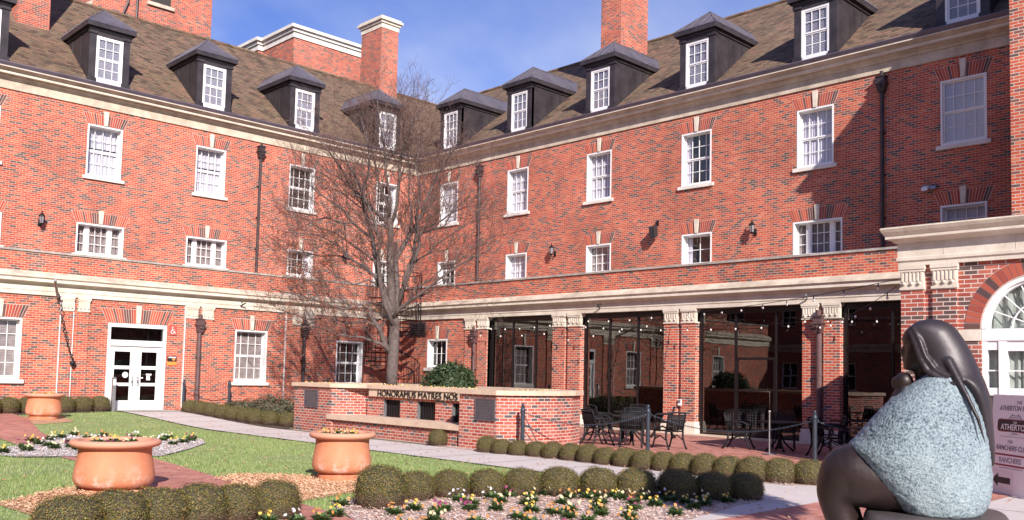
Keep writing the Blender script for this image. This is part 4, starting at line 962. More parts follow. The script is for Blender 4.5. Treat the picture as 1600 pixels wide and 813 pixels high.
for i,(x,y,r) in enumerate(BK): 
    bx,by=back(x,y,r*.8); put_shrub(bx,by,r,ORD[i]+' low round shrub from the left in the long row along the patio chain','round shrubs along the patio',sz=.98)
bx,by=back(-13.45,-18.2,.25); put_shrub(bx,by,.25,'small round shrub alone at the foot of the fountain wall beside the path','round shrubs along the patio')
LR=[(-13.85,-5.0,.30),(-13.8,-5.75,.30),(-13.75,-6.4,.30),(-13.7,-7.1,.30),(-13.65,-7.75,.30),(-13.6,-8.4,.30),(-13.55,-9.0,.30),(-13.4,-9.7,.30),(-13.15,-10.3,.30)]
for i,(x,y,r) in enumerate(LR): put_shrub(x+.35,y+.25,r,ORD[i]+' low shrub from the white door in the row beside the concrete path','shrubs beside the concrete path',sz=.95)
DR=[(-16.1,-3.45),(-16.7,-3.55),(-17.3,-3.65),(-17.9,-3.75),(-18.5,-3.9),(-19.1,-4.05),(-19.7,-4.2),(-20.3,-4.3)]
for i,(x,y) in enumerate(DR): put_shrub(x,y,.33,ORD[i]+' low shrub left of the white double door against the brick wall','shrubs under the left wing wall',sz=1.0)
# low spreading bushes by the left wing and behind the wall
jun=make_shrub('spreading_bush','low spreading grey green bush at the left end of the fountain wall','5',0,.02,M['juniper'],M['shrubcore']) if False else None
def loose_bush(name,label,c,r,n,leaf,mat,seed,cat='bush'):
    t=thing(name,label,cat,c); rr=random.Random(seed); m=MB()
    for i in range(n):
        d=Vector((rr.gauss(0,1),rr.gauss(0,1),abs(rr.gauss(0,1)))).normalized(); rad=(1+.35*mnoise.noise(d*2.2+Vector((seed,3,1)))+.15*mnoise.noise(d*6))*rr.uniform(.55,1.0)**.5
        p=Vector((d.x*r[0],d.y*r[1],d.z*r[2]))*rad
        nr=(d+Vector((rr.uniform(-1,1),rr.uniform(-1,1),rr.uniform(-1,1)))).normalized(); t_=nr.orthogonal().normalized(); t_=Matrix.Rotation(rr.random()*6.28,3,nr)@t_; b=nr.cross(t_); L=leaf*rr.uniform(1.3,2.4)
        m.poly([p-t_*L,p-b*L*.35,p+t_*L,p+b*L*.35])
    m.build('foliage',mat,t)
    m=MB()
    for i in range(9):
        a=rr.random()*6.28; e_=Vector((math.cos(a)*r[0]*.6,math.sin(a)*r[1]*.6,r[2]*rr.uniform(.5,.8))); m.tube([(0,0,-.05),e_*.5+Vector((0,0,.05)),e_],[.025,.015,.006],5)
    m.ell((0,0,r[2]*.3),(r[0]*.62,r[1]*.62,r[2]*.45),12,8)
    m.build('stems',M['shrubcore'],t); return t
loose_bush('dark_bush','dark green dense bush in front of the small square window by the tree',(-10.4,-15.05,1.30),(.80,.80,.80),4200,.035,M['bushleaf'],4)
loose_bush('low_bush','low grey green spreading bush beside the left end of the fountain wall',(-11.6,-7.2,.1),(1.1,1.3,.75),3800,.03,M['juniper'],8)
loose_bush('low_bush','low grey green spreading bush under the white sash window of the left wing',(-11.5,-4.8,.2),(.8,1.0,.45),2000,.03,M['juniper'],9)

# ============================================================ FOUNTAIN / PLANTER WALL
fw=thing('fountain_wall','curved brick planter wall with stone coping, three dark fountain openings and bronze lettering','wall',(0,0,0))
H1=1.31
def arc(cx,cy,r,a0,a1,n): return [(cx+r*math.cos(R(a0+(a1-a0)*i/n)),cy+r*math.sin(R(a0+(a1-a0)*i/n))) for i in range(n+1)]
# outer plan going round (counter clockwise seen from above)
out=[(-13.15,-11.0)]+[(-13.15,-13.0)]+[(-12.95,-13.25),(-12.55,-13.45),(-12.15,-13.62),(-11.95,-13.66)]+[(-11.95,-18.68),(-13.2,-18.68),(-13.2,-20.0)]
rnd_=[(-12.98,-20.2),(-12.4,-20.36),(-11.6,-20.42),(-10.9,-20.3),(-10.25,-20.0),(-9.75,-19.5),(-9.45,-18.8),(-9.35,-17.8)]
out2=out+rnd_+[(-9.35,-11.0)]
m=MB(); m.prism(out2,-.1,H1,cap=False,bot=False,peri=True)
inn=[(x,y) for x,y in [(-12.75,-11.4),(-12.75,-12.9),(-11.6,-13.5),(-11.6,-18.6),(-12.8,-18.9),(-12.7,-19.8),(-12.0,-19.9),(-11.2,-19.65),(-10.5,-19.0),(-10.1,-18.4),(-10.05,-17.8),(-10.05,-11.4)]]
m.prism(inn[::-1],.9,H1,cap=False,bot=False)
m.build('brick_wall',M['brick_small'],fw)
# coping: continuous, bridging the recess
cp_out=[(-13.22,-10.92),(-13.22,-13.0),(-12.56,-13.9),(-12.53,-18.60),(-13.27,-18.62),(-13.27,-20.05),(-13.03,-20.28),(-12.42,-20.44),(-11.58,-20.5),(-10.86,-20.38),(-10.2,-20.07),(-9.68,-19.54),(-9.37,-18.82),(-9.27,-17.8),(-9.27,-10.92)]
cp_in=[(-12.7,-11.35),(-12.7,-13.2),(-12.05,-14.0),(-12.0,-18.2),(-12.2,-18.8),(-12.7,-19.0),(-12.7,-19.75),(-12.4,-19.9),(-11.95,-19.9),(-11.4,-19.75),(-10.9,-19.45),(-10.5,-19.0),(-10.2,-18.5),(-10.1,-17.8),(-10.1,-11.35)]
m=MB(); nn=len(cp_out)
for i in range(nn):
    j=(i+1)%nn; a,b,c_,d=cp_out[i],cp_out[j],cp_in[j],cp_in[i]
    m.hexa([(*a,H1),(*b,H1),(*c_,H1),(*d,H1),(*a,H1+.11),(*b,H1+.11),(*c_,H1+.11),(*d,H1+.11)])
m.build('coping',M['lime_cap'],fw)
m=MB(); m.box(-12.50,-11.9,-18.68,-13.93,1.09,1.305); m.build('stone_lintel',M['lime_cap'],fw)
m=MB(); m.prism([(-13.1,-13.0),(-12.45,-13.35),(-11.96,-13.6),(-11.96,-18.67),(-13.1,-18.67)],-.1,.40,peri=True); m.build('bench_front',M['brick_small'],fw)
m=MB(); m.prism([(-13.2,-12.85),(-12.6,-13.22),(-11.96,-13.6),(-11.96,-18.66),(-13.19,-18.66)],.402,.53); m.build('stone_ledge',M['lime_cap'],fw)
# inner face with the three openings at x=-12.4
fx=-12.42
m=MB(); ops=[(-15.30,-14.52),(-16.82,-16.04),(-18.25,-17.48)]
ys=sorted([-18.67,-13.75]+[v for o_ in ops for v in o_])
for y0_,y1_ in zip(ys[:-1],ys[1:]):
    isop=any(abs(y0_-a)<1e-6 and abs(y1_-b)<1e-6 for a,b in ops)
    if isop: m.box(fx,fx+.4,y0_,y1_,1.02,1.09)
    else: m.box(fx,fx+.4,y0_,y1_,.535,1.09)
m.build('niche_wall',M['brick_small'],fw)
for a,b in ops:
    m=MB(); m.box(fx+.12,fx+.14,a,b,.535,1.02); o=m.build('fountain_opening',M['frame_dark'],fw)
    m=MB(); m.box(fx+.01,fx+.12,b-.03,b-.002,.535,1.02); m.build('copper_edge',M['patina_edge'] if 'patina_edge' in M else M['grey_metal'],o)
    m=MB(); 
    for k in range(7): yy=a+(b-a)*(k+.5)/7; m.tube([(fx+.10,yy,.54),(fx+.105,yy,.8),(fx+.10,yy,1.0)],.012,5)
    m.build('water_streaks',M['black'],o)
LSX=1.0
t_=text_obj('bronze_lettering','HONORAMUS MATRES NOS',.245,M['frame_dark'],fw,(-12.52,-14.36,1.108),(PI/2,0,-PI/2),ext=.008,sx=LSX,align='LEFT')
# plaques
for yc,lab in ((-11.97,'left'),(-19.62,'right')):
    hw=.36 if lab=='left' else .34
    x=-13.15 if lab=='left' else -13.2
    m=MB(); m.box(x-.03,x+.005,yc-hw,yc+hw,.70,1.22); p=m.build('bronze_plaque',M['plaque'],fw)
    m=MB(); 
    for s_ in ((yc-hw,yc-hw+.02,.70,1.22),(yc+hw-.02,yc+hw,.70,1.22),(yc-hw+.02,yc+hw-.02,.70,.72),(yc-hw+.02,yc+hw-.02,1.20,1.22)): m.box(x-.038,x-.03,*s_)
    r_=random.Random(int(-yc))
    for k in range(9): L_=hw*r_.uniform(.45,.8); m.box(x-.034,x-.0305,yc-L_,yc+L_,1.13-k*.045,1.143-k*.045)
    m.build('raised_lines',M['grey_metal'] if False else M['copper_roof'],p)
m=MB(); m.prism([(x,y) for x,y in inn],1.22,1.26); m.build('planting_soil',M['soil'],fw)

# ============================================================ TERRACOTTA PLANTERS
prof=[(.0,.0),(.36,.0),(.40,.02),(.41,.10),(.375,.12),(.37,.13),(.43,.145),(.478,.175),(.503,.23),(.508,.29),(.497,.38),(.480,.47),(.465,.55),(.458,.62),(.462,.69),(.50,.70),(.545,.715),(.572,.745),(.572,.775),(.55,.800),(.50,.808),(.465,.80),(.455,.77),(.45,.74),(.0,.74)]
m=MB(); m.lathe(prof,72)
pl0=thing('terracotta_planter','x','planter'); m.build('pot',M['terra'],pl0,True,50)
m=MB(); m.lathe([(0,.741),(.448,.745)],24); m.build('soil',M['soil'],pl0)
PL=[((-22.72,-22.05,-.07),(1.08,1.08,1.0),'large terracotta planter standing nearest the camera at the left, behind the clipped shrubs'),((-19.3,-22.75,.0),(.95,.95,.98),'terracotta planter with pale lime stains between the lawn and the front shrub row'),((-18.75,-6.2,.13),(.98,.98,.98),'terracotta planter farthest back, by the left wing wall left of the white door')]
PLO=[]
for i,(l,s,lab) in enumerate(PL):
    o=pl0 if i==0 else dup(pl0); o.location=l; o.scale=s; o['label']=lab; o['group']='terracotta planters'; PLO.append(o)

# ============================================================ PANSIES
def pansy(col,seed,n=5,leafn=95):
    r=random.Random(seed); t=thing('pansy','x','flower'); m=MB()
    for i in range(leafn):
        a=r.random()*6.28; el=r.uniform(.1,1.0); L=r.uniform(.06,.15); d=Vector((math.cos(a)*math.cos(el),math.sin(a)*math.cos(el),math.sin(el)*.8)); s=Vector((-math.sin(a),math.cos(a),0))
        p=d*.02; q=d*L; w_=r.uniform(.014,.026); mid_=(p+q)/2+Vector((0,0,.012))
        m.poly([p,mid_-s*w_,q,mid_+s*w_])
    m.build('leaves',M['pleaf'],t); m=MB()
    for i in range(n):
        a=r.random()*6.28; rad=r.uniform(.0,.13); c=Vector((math.cos(a)*rad,math.sin(a)*rad,r.uniform(.07,.14))); f=Vector((math.cos(a)*.5-.3,math.sin(a)*.5-.6,r.uniform(.3,.9))).normalized()
        u=f.orthogonal().normalized(); v=f.cross(u)
        for k in range(5):
            b=k*2*PI/5+.3; dd=u*math.cos(b)+v*math.sin(b); ss=f.cross(dd); R_=r.uniform(.016,.023)
            m.poly([c,c+dd*R_*.6-ss*R_*.55+f*.004,c+dd*R_+f*.002,c+dd*R_*.6+ss*R_*.55+f*.004])
    m.build('blossoms',M['pet_'+col],t); return t
PZ={}
pzused={}
names={'yellow':'yellow','cream':'cream','white':'white','purple':'dark red','orange':'orange'}
def put_pansy(x,y,z,col,where,sc=1.0,group=None):
    key=(col,rnd.randrange(2))
    lab='clump of %s pansies %s'%(names[col],where); g='%s pansies %s'%(names[col],where)
    if key not in PZ: PZ[key]=pansy(col,len(PZ)+5); o=PZ[key]; o.location=(x,y,z); o.rotation_euler=(0,0,rnd.random()*.8-.4)
    else: o=dup(PZ[key],(x,y,z),rnd.random()*.8-.4)
    o.scale=(sc,)*3; o['label']=lab; o['group']=g; return o
fl=[(-20.47,-26.17,'yellow'),(-19.45,-25.85,'white'),(-19.56,-26.25,'yellow'),(-18.9,-25.95,'white'),(-18.6,-26.0,'purple'),(-18.32,-26.1,'cream'),(-18.65,-26.5,'yellow'),(-18.0,-26.15,'cream'),(-17.95,-26.6,'orange'),(-18.51,-26.95,'cream'),(-17.55,-26.75,'orange'),(-17.35,-26.95,'yellow'),(-17.75,-26.75,'yellow'),(-17.4,-27.1,'cream'),(-17.15,-27.3,'cream'),(-16.95,-27.65,'yellow'),(-16.8,-27.5,'white'),(-17.61,-27.49,'orange'),(-17.52,-27.81,'yellow'),(-16.6,-27.95,'cream'),(-16.35,-28.2,'yellow'),(-16.9,-28.2,'yellow'),(-18.49,-27.59,'yellow'),(-19.34,-27.18,'yellow'),(-19.61,-26.79,'orange'),(-21.55,-26.0,'yellow'),(-21.9,-26.2,'orange'),(-22.2,-26.15,'white'),(-19.9,-26.6,'purple'),(-18.0,-27.2,'cream'),(-17.0,-27.95,'yellow'),(-18.95,-26.7,'cream'),(-18.1,-27.9,'purple'),(-19.1,-26.35,'cream'),(-20.9,-26.3,'orange'),(-17.3,-28.3,'cream'),(-18.8,-27.9,'orange'),(-22.45,-25.95,'yellow')]
r9=random.Random(21)
for _ in range(26):
    for __ in range(50):
        x,y=r9.uniform(-21.6,-15.8),r9.uniform(-29.2,-25.2)
        if inpoly(x,y,HP[2]) and all((x-a)**2+(y-b)**2>.09 for a,b,c in fl) and all((x-a)**2+(y-b)**2>.30 for a,b,c in F_): break
    else: continue
    fl.append((x,y,r9.choice(['yellow','orange','cream','yellow','cream','purple'])))
for x,y,c in fl: put_pansy(x,y,.02,c,'in the front mulch bed' if x>-21.3 else 'in front of the clipped shrub mass at the lower left',1.18)
bl=[(-21.1,-13.0),(-21.76,-14.72),(-21.22,-14.47),(-19.69,-11.6),(-19.3,-12.4),(-18.8,-13.1),(-18.2,-13.6),(-17.72,-13.9),(-18.85,-15.36),(-17.98,-14.4),(-18.6,-14.2),(-19.1,-14.5),(-21.23,-13.89),(-20.55,-13.85),(-20.61,-12.76),(-22.4,-15.6),(-20.2,-12.2),(-20.9,-14.9),(-20.4,-15.2),(-21.9,-15.4),(-19.9,-13.0),(-20.1,-14.2),(-21.3,-15.2),(-18.4,-14.9),(-19.6,-13.6),(-21.0,-15.6),(-20.0,-15.6)]
for i,(x,y) in enumerate(bl): put_pansy(x,y,.03,['yellow','purple','white','cream','orange','white','cream','yellow'][i%8],'in the pale gravel bed on the lawn',1.35)
for i in range(42):
    y=-11.2-i*.18
    x=-12.85 if y>-13 else (-12.2 if y>-18.3 else -12.6)
    put_pansy(x+rnd.uniform(-.12,.12),y,1.30,['yellow','cream','yellow','orange'][i%4],'along the top of the fountain wall',1.1)
for i in range(12): 
    put_pansy(-12.3+i*.2,-19.75+.007*i*i+rnd.uniform(-.06,.06),1.30,['yellow','cream'][i%2],'along the top of the fountain wall',1.1)
where=['in the large planter at the left','in the planter in the middle','in the far planter by the left wing']
for k,(l,s,lab) in enumerate(PL):
    cols=[['purple','yellow','white','yellow','purple','cream','yellow'],['yellow','orange','yellow','orange','cream','yellow','orange'],['yellow','orange','yellow','yellow','orange','yellow','orange']][k]
    for i,c in enumerate(cols):
        a=i*2*PI/7+.4; rr_=.30*(0 if i==6 else 1); put_pansy(l[0]+rr_*math.cos(a),l[1]+rr_*math.sin(a),l[2]+.75*s[2]-.02,c,where[k],.95)

ws=[v.co.x for v in t_.data.vertices]; L0_=max(ws)-min(ws); k_=3.44/L0_
for v in t_.data.vertices: v.co.x*=k_
# ============================================================ BARE TREE
Rv=Vector((.7142,-.6999,0)); Fv=Vector((.697,.714,0)).normalized(); Zv=Vector((0,0,1))
def tree_bare():
    base=Vector((-10.4,-12.2,1.24)); rr=random.Random(11)
    t=thing('bare_tree','tall leafless tree with fine twigs and some brown leaves growing inside the fountain wall','tree',tuple(base))
    def cv(px,py,dep):
        b=(600-py)/49.4; a=(px-613)/49.4-.034*b; return Rv*a+Fv*dep+Zv*b
    L=[ # (points px, r0, r1, depth0, depth1)
     ([(613,604),(614,570),(617,530),(618,500),(616,480)],.185,.150,0,0),
     ([(616,485),(613,450),(611,403),(612,375),(611,350),(609,330)],.12,.075,0,.1),
     ([(609,340),(600,330),(585,317),(570,302),(555,287),(540,260),(528,243),(520,232),(505,215)],.06,.015,.1,-.8),
     ([(609,332),(608,312),(596,285),(588,262),(584,235),(575,205),(562,160)],.055,.012,.1,.7),
     ([(611,345),(620,312),(625,262),(625,225),(634,200),(646,165),(655,140)],.055,.012,.1,.9),
     ([(609,330),(612,300),(606,262),(607,225),(600,185),(596,150)],.05,.01,.1,-.6),
     ([(612,480),(600,440),(591,403),(585,362),(575,325),(572,300),(584,260),(583,225),(572,180)],.085,.014,0,-.9),
     ([(585,365),(560,345),(545,325),(530,318),(505,300),(490,285)],.04,.010,-.4,-1.6),
     ([(620,482),(622,450),(620,395),(640,357),(660,320),(665,300),(687,250),(700,225),(712,205)],.085,.014,.0,.8),
     ([(622,470),(635,430),(650,400),(660,372),(656,330),(662,290),(655,250),(664,215)],.07,.012,.1,-.7),
     ([(660,350),(680,342),(695,335),(712,300),(732,262),(745,240)],.04,.009,.3,1.2),
     ([(648,350),(668,345),(692,337),(715,322),(738,300)],.035,.008,.2,-.9),
     ([(617,488),(628,474),(640,465),(652,458),(665,450),(695,427),(735,400),(765,388),(785,372)],.065,.010,-.1,-1.3),
     ([(695,427),(715,440),(740,450),(765,452)],.025,.008,-.8,-1.6),
     ([(618,490),(610,470),(598,440),(590,425),(575,412),(555,400),(540,383),(507,365),(480,363),(455,362)],.07,.009,.0,-.8),
     ([(555,400),(530,392),(500,392),(470,385),(438,388)],.03,.008,-.4,.6),
     ([(613,545),(604,530),(596,505),(585,490),(580,475)],.085,.05,0,-.4),
     ([(581,478),(570,470),(545,478),(520,470),(500,465),(470,458),(440,452)],.035,.009,-.4,-1.3),
     ([(611,540),(598,530),(585,525),(570,520),(555,520),(530,515),(500,505),(482,507)],.05,.009,0,-.9),
     ([(590,500),(575,495),(545,498),(515,490),(480,492),(450,482),(425,476)],.035,.008,-.3,.4),
     ([(597,440),(580,430),(560,440),(540,430),(520,422),(495,425),(470,412),(430,405)],.03,.007,-.1,-1.5),
     ([(560,345),(540,345),(515,335),(490,338),(460,330),(430,322)],.025,.006,-.8,.2),
     ([(640,465),(650,440),(672,425),(690,405),(708,400),(730,380)],.03,.007,0,.9),
    ]
    tr=MB(); br=MB(); tw=MB(); lf=[]
    def jit(pts,amt):
        return [p+Vector((rr.uniform(-amt,amt),rr.uniform(-amt,amt),rr.uniform(-amt,amt)*.6)) if 0<i<len(pts)-1 else p for i,p in enumerate(pts)]
    segs=[]
    L+=[([(617,500),(606,470),(598,440),(596,405),(600,370),(592,340),(580,310),(566,275),(552,250),(545,215)],.07,.012,-.1,-1.4),
        ([(618,490),(628,455),(632,420),(645,385),(648,350),(655,318),(675,290),(690,262),(700,240)],.065,.011,.1,1.3),
        ([(650,400),(672,388),(690,372),(712,358),(735,345),(755,322)],.032,.007,-.2,-1.2),
        ([(591,403),(570,385),(548,372),(520,352),(496,345),(470,330),(448,318)],.034,.007,-.3,.9),
        ([(640,357),(645,320),(640,290),(645,260),(640,230),(645,195),(652,160)],.034,.006,.3,-.4),
        ([(585,317),(560,310),(535,290),(510,262),(492,250),(470,235)],.026,.006,.2,1.1)]
    for pts,r0,r1,d0,d1 in L:
        n=len(pts); P=[cv(x,y,d0+(d1-d0)*i/(n-1)) for i,(x,y) in enumerate(pts)]; 
        if P[0].z>.3: P=jit(P,.02)
        rk=1.0 if r0>.13 else 1.16
        rad=[rk*r0+(rk*r1-rk*r0)*i/(n-1) for i in range(n)]
        (tr if r0>.1 else br).tube(P,rad,14 if r0>.1 else 8)
        if r0<.13: segs.append((P,rad,0))
    tips=0
    def grow(p,d,length,r,level):
        nonlocal tips
        n=5; pts=[p]; dd=d.copy()
        for i in range(n):
            dd=(dd+Vector((rr.gauss(0,.13),rr.gauss(0,.13),rr.gauss(.035,.10)))).normalized(); pts.append(pts[-1]+dd*length/n)
        rads=[max(.0036,r*(1-i/(n+.5))) for i in range(n+1)]
        (br if level==1 else tw).tube(pts,rads,5 if level==1 else (4 if level==2 else 3),caps=False)
        if level<3:
            k={1:5,2:4}[level]
            for i in range(k):
                q=rr.uniform(.25,1); idx=min(n-1,int(q*n)); fr_=q*n-idx; pp=pts[idx].lerp(pts[idx+1],min(1,fr_))
                ax=dd.orthogonal().normalized(); ax=Matrix.Rotation(rr.random()*6.28,3,dd)@ax
                nd=(Matrix.Rotation(rr.uniform(.45,.95),3,ax)@dd); nd=(nd+Vector((0,0,.16))).normalized()
                grow(pp,nd,length*rr.uniform(.4,.68),max(.003,r*.5),level+1)
        if level==3: tips+=1
        leafy=(base+p).z<5.9 and -3.6<p.dot(Rv)<-.3
        if leafy and level>=2 and mnoise.noise(p*1.1)>-.06 and rr.random()<.85:
            for _ in range(rr.randrange(2,6)): lf.append(pts[rr.randrange(1,n+1)])
    for P,rad,_ in segs:
        ln=sum((P[i+1]-P[i]).length for i in range(len(P)-1)); cnt=int(ln*5.6)
        for _ in range(cnt):
            q=rr.uniform(.22,1.0)*(len(P)-1); i=min(len(P)-2,int(q)); p=P[i].lerp(P[i+1],q-i); dirn=(P[i+1]-P[i]).normalized()
            ax=dirn.orthogonal().normalized(); ax=Matrix.Rotation(rr.random()*6.28,3,dirn)@ax
            nd=Matrix.Rotation(rr.uniform(.5,1.1),3,ax)@dirn; nd=(nd+Vector((0,0,.30))).normalized()
            r=rad[i]*.38
            grow(p,nd,rr.uniform(.7,1.75)*(1.0 if q/(len(P)-1)<.8 else .7),max(.006,min(.016,r)),1)
    tr.build('trunk',M['bark'],t,True); br.build('limbs',M['bark'],t,True); tw.build('twigs',M['twig'],t)
    m=MB()
    for p in lf:
        for _ in range(1):
            c=p+Vector((rr.gauss(0,.04),rr.gauss(0,.04),rr.gauss(-.03,.04))); n_=Vector((rr.gauss(0,1),rr.gauss(0,1),rr.gauss(0,1))).normalized(); a=n_.orthogonal().normalized(); b=n_.cross(a); s=rr.uniform(.022,.042)
            m.poly([c-a*s,c-b*s*.5,c+a*s,c+b*s*.5])
    m.build('dry_leaves',M['deadleaf'],t); print('twigs',tips,'leaves',len(lf),'twv',len(tw.v))
tree_bare()
def shadow_caster_tree():  # unseen tree, added out of frame to shade the front shrub row
    t=thing('shadow_caster_tree','small evergreen tree with a clipped round crown, added off the right edge to cast shade','tree',(-20.35,-35.1,0))
    m=MB(); m.tube([(0,0,-.1),(.03,0,1.5),(0,.02,2.8),(0,0,4.5)],[.09,.07,.065,.05],10); 
    for k in range(6): a=k*1.05; m.tube([(0,0,3.3),(.4*math.cos(a),.4*math.sin(a),4.1),(.7*math.cos(a),.7*math.sin(a),4.8)],[.04,.025,.01],6)
    m.build('trunk',M['bark'],t,True)
    c=core_mesh(9,.9).build('branches',M['shrubcore'],t,True); f=shrub_mesh(5000,9,.03,.9).build('foliage',M['bushleaf'],t)
    for o in (c,f): o.location=(0,0,4.95); o.scale=(1.05,)*3
shadow_caster_tree()

# ============================================================ SPIRAL STAIR
ss=thing('spiral_stair','black metal spiral staircase in the corner of the courtyard behind the tree trunk','staircase',(-4.62,-4.5,0))
m=MB(); m.tube([(0,0,.1),(0,0,7.3)],.07,12); m.build('centre_pole',M['pipe'],ss,True)
nst=27; zt=4.95; R0=1.15
m=MB(); rl=MB(); hr=[]
for i in range(nst):
    a=R(200)+i*R(24); z=.25+(zt-.25)*i/(nst-1); a2=a+R(24)
    P4=[(.06*math.cos(a),.06*math.sin(a)),(R0*math.cos(a),R0*math.sin(a)),(R0*math.cos(a2),R0*math.sin(a2)),(.06*math.cos(a2),.06*math.sin(a2))]
    m.prism(P4,z-.035,z)
    for q_ in (0,.5):
        b=a+R(24)*q_; zz=z+(zt-.25)/(nst-1)*q_; x,y=R0*math.cos(b),R0*math.sin(b); rl.tube([(x,y,z-.03),(x,y,zz+.95)],.011,5); hr.append((x,y,zz+.95))
m.build('treads',M['black'],ss); rl.tube(hr,.022,6); rl.build('balusters',M['black'],ss)
m=MB(); 
for i in range(22):
    a=R(200+40)+i*R(12); x,y=R0*math.cos(a),R0*math.sin(a); m.tube([(x,y,4.95),(x,y,5.95)],.011,5)
m.tube([(R0*math.cos(R(240)+i*R(12)),R0*math.sin(R(240)+i*R(12)),5.95) for i in range(22)],.022,6); m.build('top_guard',M['black'],ss)

# ============================================================ LANTERNS, SPEAKER, CAMERA
def lantern():
    t=thing('wall_lantern','x','lantern'); m=MB()
    m.box(-.05,.05,-.03,0,-.22,.02); m.tube([(0,-.02,-.16),(0,-.12,-.26),(0,-.22,-.25),(0,-.24,-.16)],.014,6); m.tube([(0,-.02,-.05),(0,-.10,.02),(0,-.2,-.02)],.009,5)
    m.build('bracket',M['black'],t,True)
    m=MB(); m.lathe([(0,-.20),(.03,-.19),(.07,-.15),(.075,-.13),(.0,-.13)],8,(0,-.24,0)); m.lathe([(.0,.12),(.12,.12),(.115,.14),(.06,.20),(.035,.22),(.03,.26),(.0,.28)],8,(0,-.24,0))
    for k in range(6):
        a=k*PI/3; m.tube([(.07*math.cos(a),-.24+.07*math.sin(a),-.14),(.10*math.cos(a),-.24+.10*math.sin(a),.12)],.008,4)
    m.lathe([(0,.27),(.02,.28),(.02,.31),(0,.33)],6,(0,-.24,0)); m.build('lantern_cage',M['black'],t)
    m=MB(); m.lathe([(0,-.13),(.06,-.13),(.09,.12),(0,.12)],6,(0,-.24,0)); m.build('lantern_glass',M['lamp_glass'],t); return t
L0=lantern()
for i,(wg,u,z,lab) in enumerate([('A',-17.3,7.0,'black wall lantern on the brick left of the first floor window over the white door'),('A',-4.25,7.1,'black wall lantern on the left wing hidden among the tree branches near the corner'),('B',9.45,7.02,'black wall lantern on the right wing just right of the tree branches'),('B',18.93,7.02,'black wall lantern on the right wing casting a shadow, left of the three part window')]):
    o=L0 if i==0 else dup(L0,label=lab,group='wall lanterns'); place(o,wg,u,0,z); o['label']=lab; o['group']='wall lanterns'
sp=thing('wall_speaker','black box loudspeaker tilted down on a bracket high on the right wing wall','loudspeaker'); place(sp,'B',14.75,0,7.35)
m=MB(); m.tube([(0,0,.32),(0,-.14,.34),(0,-.2,.2)],.018,6); m.box(-.05,.05,-.03,0,.22,.42); m.build('bracket',M['black'],sp)
m=MB(); m.hexa([(-.12,-.34,-.30),(.12,-.34,-.30),(.10,-.12,-.20),(-.10,-.12,-.20),(-.12,-.42,.12),(.12,-.42,.12),(.10,-.18,.22),(-.10,-.18,.22)]); m.build('cabinet',M['speaker'],sp)
fl_=thing('wall_floodlight','small white twin floodlight on the shaded brick between the two right windows','light'); place(fl_,'B',24.87,0,7.71)
m=MB(); m.box(-.06,.06,-.05,0,-.05,.05); m.build('base',M['grey_metal'],fl_)
m=MB(); m.hexa([(-.22,-.22,-.12),(-.04,-.22,-.12),(-.04,-.05,-.04),(-.22,-.05,-.04),(-.22,-.20,-.02),(-.04,-.20,-.02),(-.04,-.05,.06),(-.22,-.05,.06)]); m.build('lamp_head',M['white'],fl_)
m=MB(); m.hexa([(.04,-.22,-.10),(.20,-.22,-.10),(.20,-.05,-.04),(.04,-.05,-.04),(.04,-.20,.0),(.20,-.20,.0),(.20,-.05,.06),(.04,-.05,.06)]); m.build('lamp_head',M['grey_metal'],fl_)
for (wg,u,z,lab) in (('A',-10.9+.0,4.28,'small black security camera on the stone band right of the white door'),('B',14.65,4.30,'small black security camera on the stone band above the second glazed bay'),('B',22.0+.55,4.28,'small white security camera on the stone band beside the third pier')):
    c=thing('security_camera',lab,'camera'); place(c,wg,u,-D_-.08,z)
    m=MB(); m.tube([(0,0,.06),(0,-.12,.05)],.015,6); m.tube([(-.03,-.03,-.08),(.05,-.25,.02)],.028,8); m.build('camera_body',M['speaker'] if 'black' in lab else M['grey_metal'],c)

# ============================================================ PATIO FURNITURE
def chair():
    t=thing('patio_chair','x','chair')
    m=MB()
    for i in range(9): x=-.24+.06*i; m.box(x-.02,x+.02,-.24,.22,.435,.45)
    m.box(-.27,.27,-.26,-.235,.42,.455); m.box(-.27,.27,.215,.24,.42,.455); m.build('seat',M['black'],t)
    m=MB()
    for i in range(10):
        x=-.225+.05*i; m.hexa([(x-.018,.235,.47),(x+.018,.235,.47),(x+.018,.25,.47),(x-.018,.25,.47),(x-.018,.33,.86),(x+.018,.33,.86),(x+.018,.345,.86),(x-.018,.345,.86)])
    m.tube([(-.26,.24,.46),(-.26,.335,.86),(-.24,.35,.90),(0,.355,.915),(.24,.35,.90),(.26,.335,.86),(.26,.24,.46)],.022,6); m.tube([(-.26,.262,.56),(.26,.262,.56)],.018,5); m.build('backrest',M['black'],t,True)
    for s in (-1,1):
        m=MB(); m.tube([(s*.29,.30,.68),(s*.30,.10,.70),(s*.30,-.15,.69),(s*.30,-.25,.64),(s*.285,-.22,.56),(s*.27,-.20,.45)],.023,6); m.tube([(s*.29,.05,.69),(s*.285,-.02,.58),(s*.28,.05,.46)],.015,5); m.build('armrest',M['black'],t,True)
        m=MB(); m.tube([(s*.26,-.24,.45),(s*.265,-.20,.28),(s*.27,-.27,.10),(s*.275,-.33,.0)],[.028,.024,.022,.028],6); m.build('leg',M['black'],t,True)
        m=MB(); m.tube([(s*.26,.24,.47),(s*.265,.24,.28),(s*.27,.31,.10),(s*.275,.38,.0)],[.028,.024,.022,.028],6); m.tube([(s*.268,-.22,.22),(s*.262,0,.33),(s*.268,.25,.22)],.015,5); m.build('leg',M['black'],t,True)
    return t
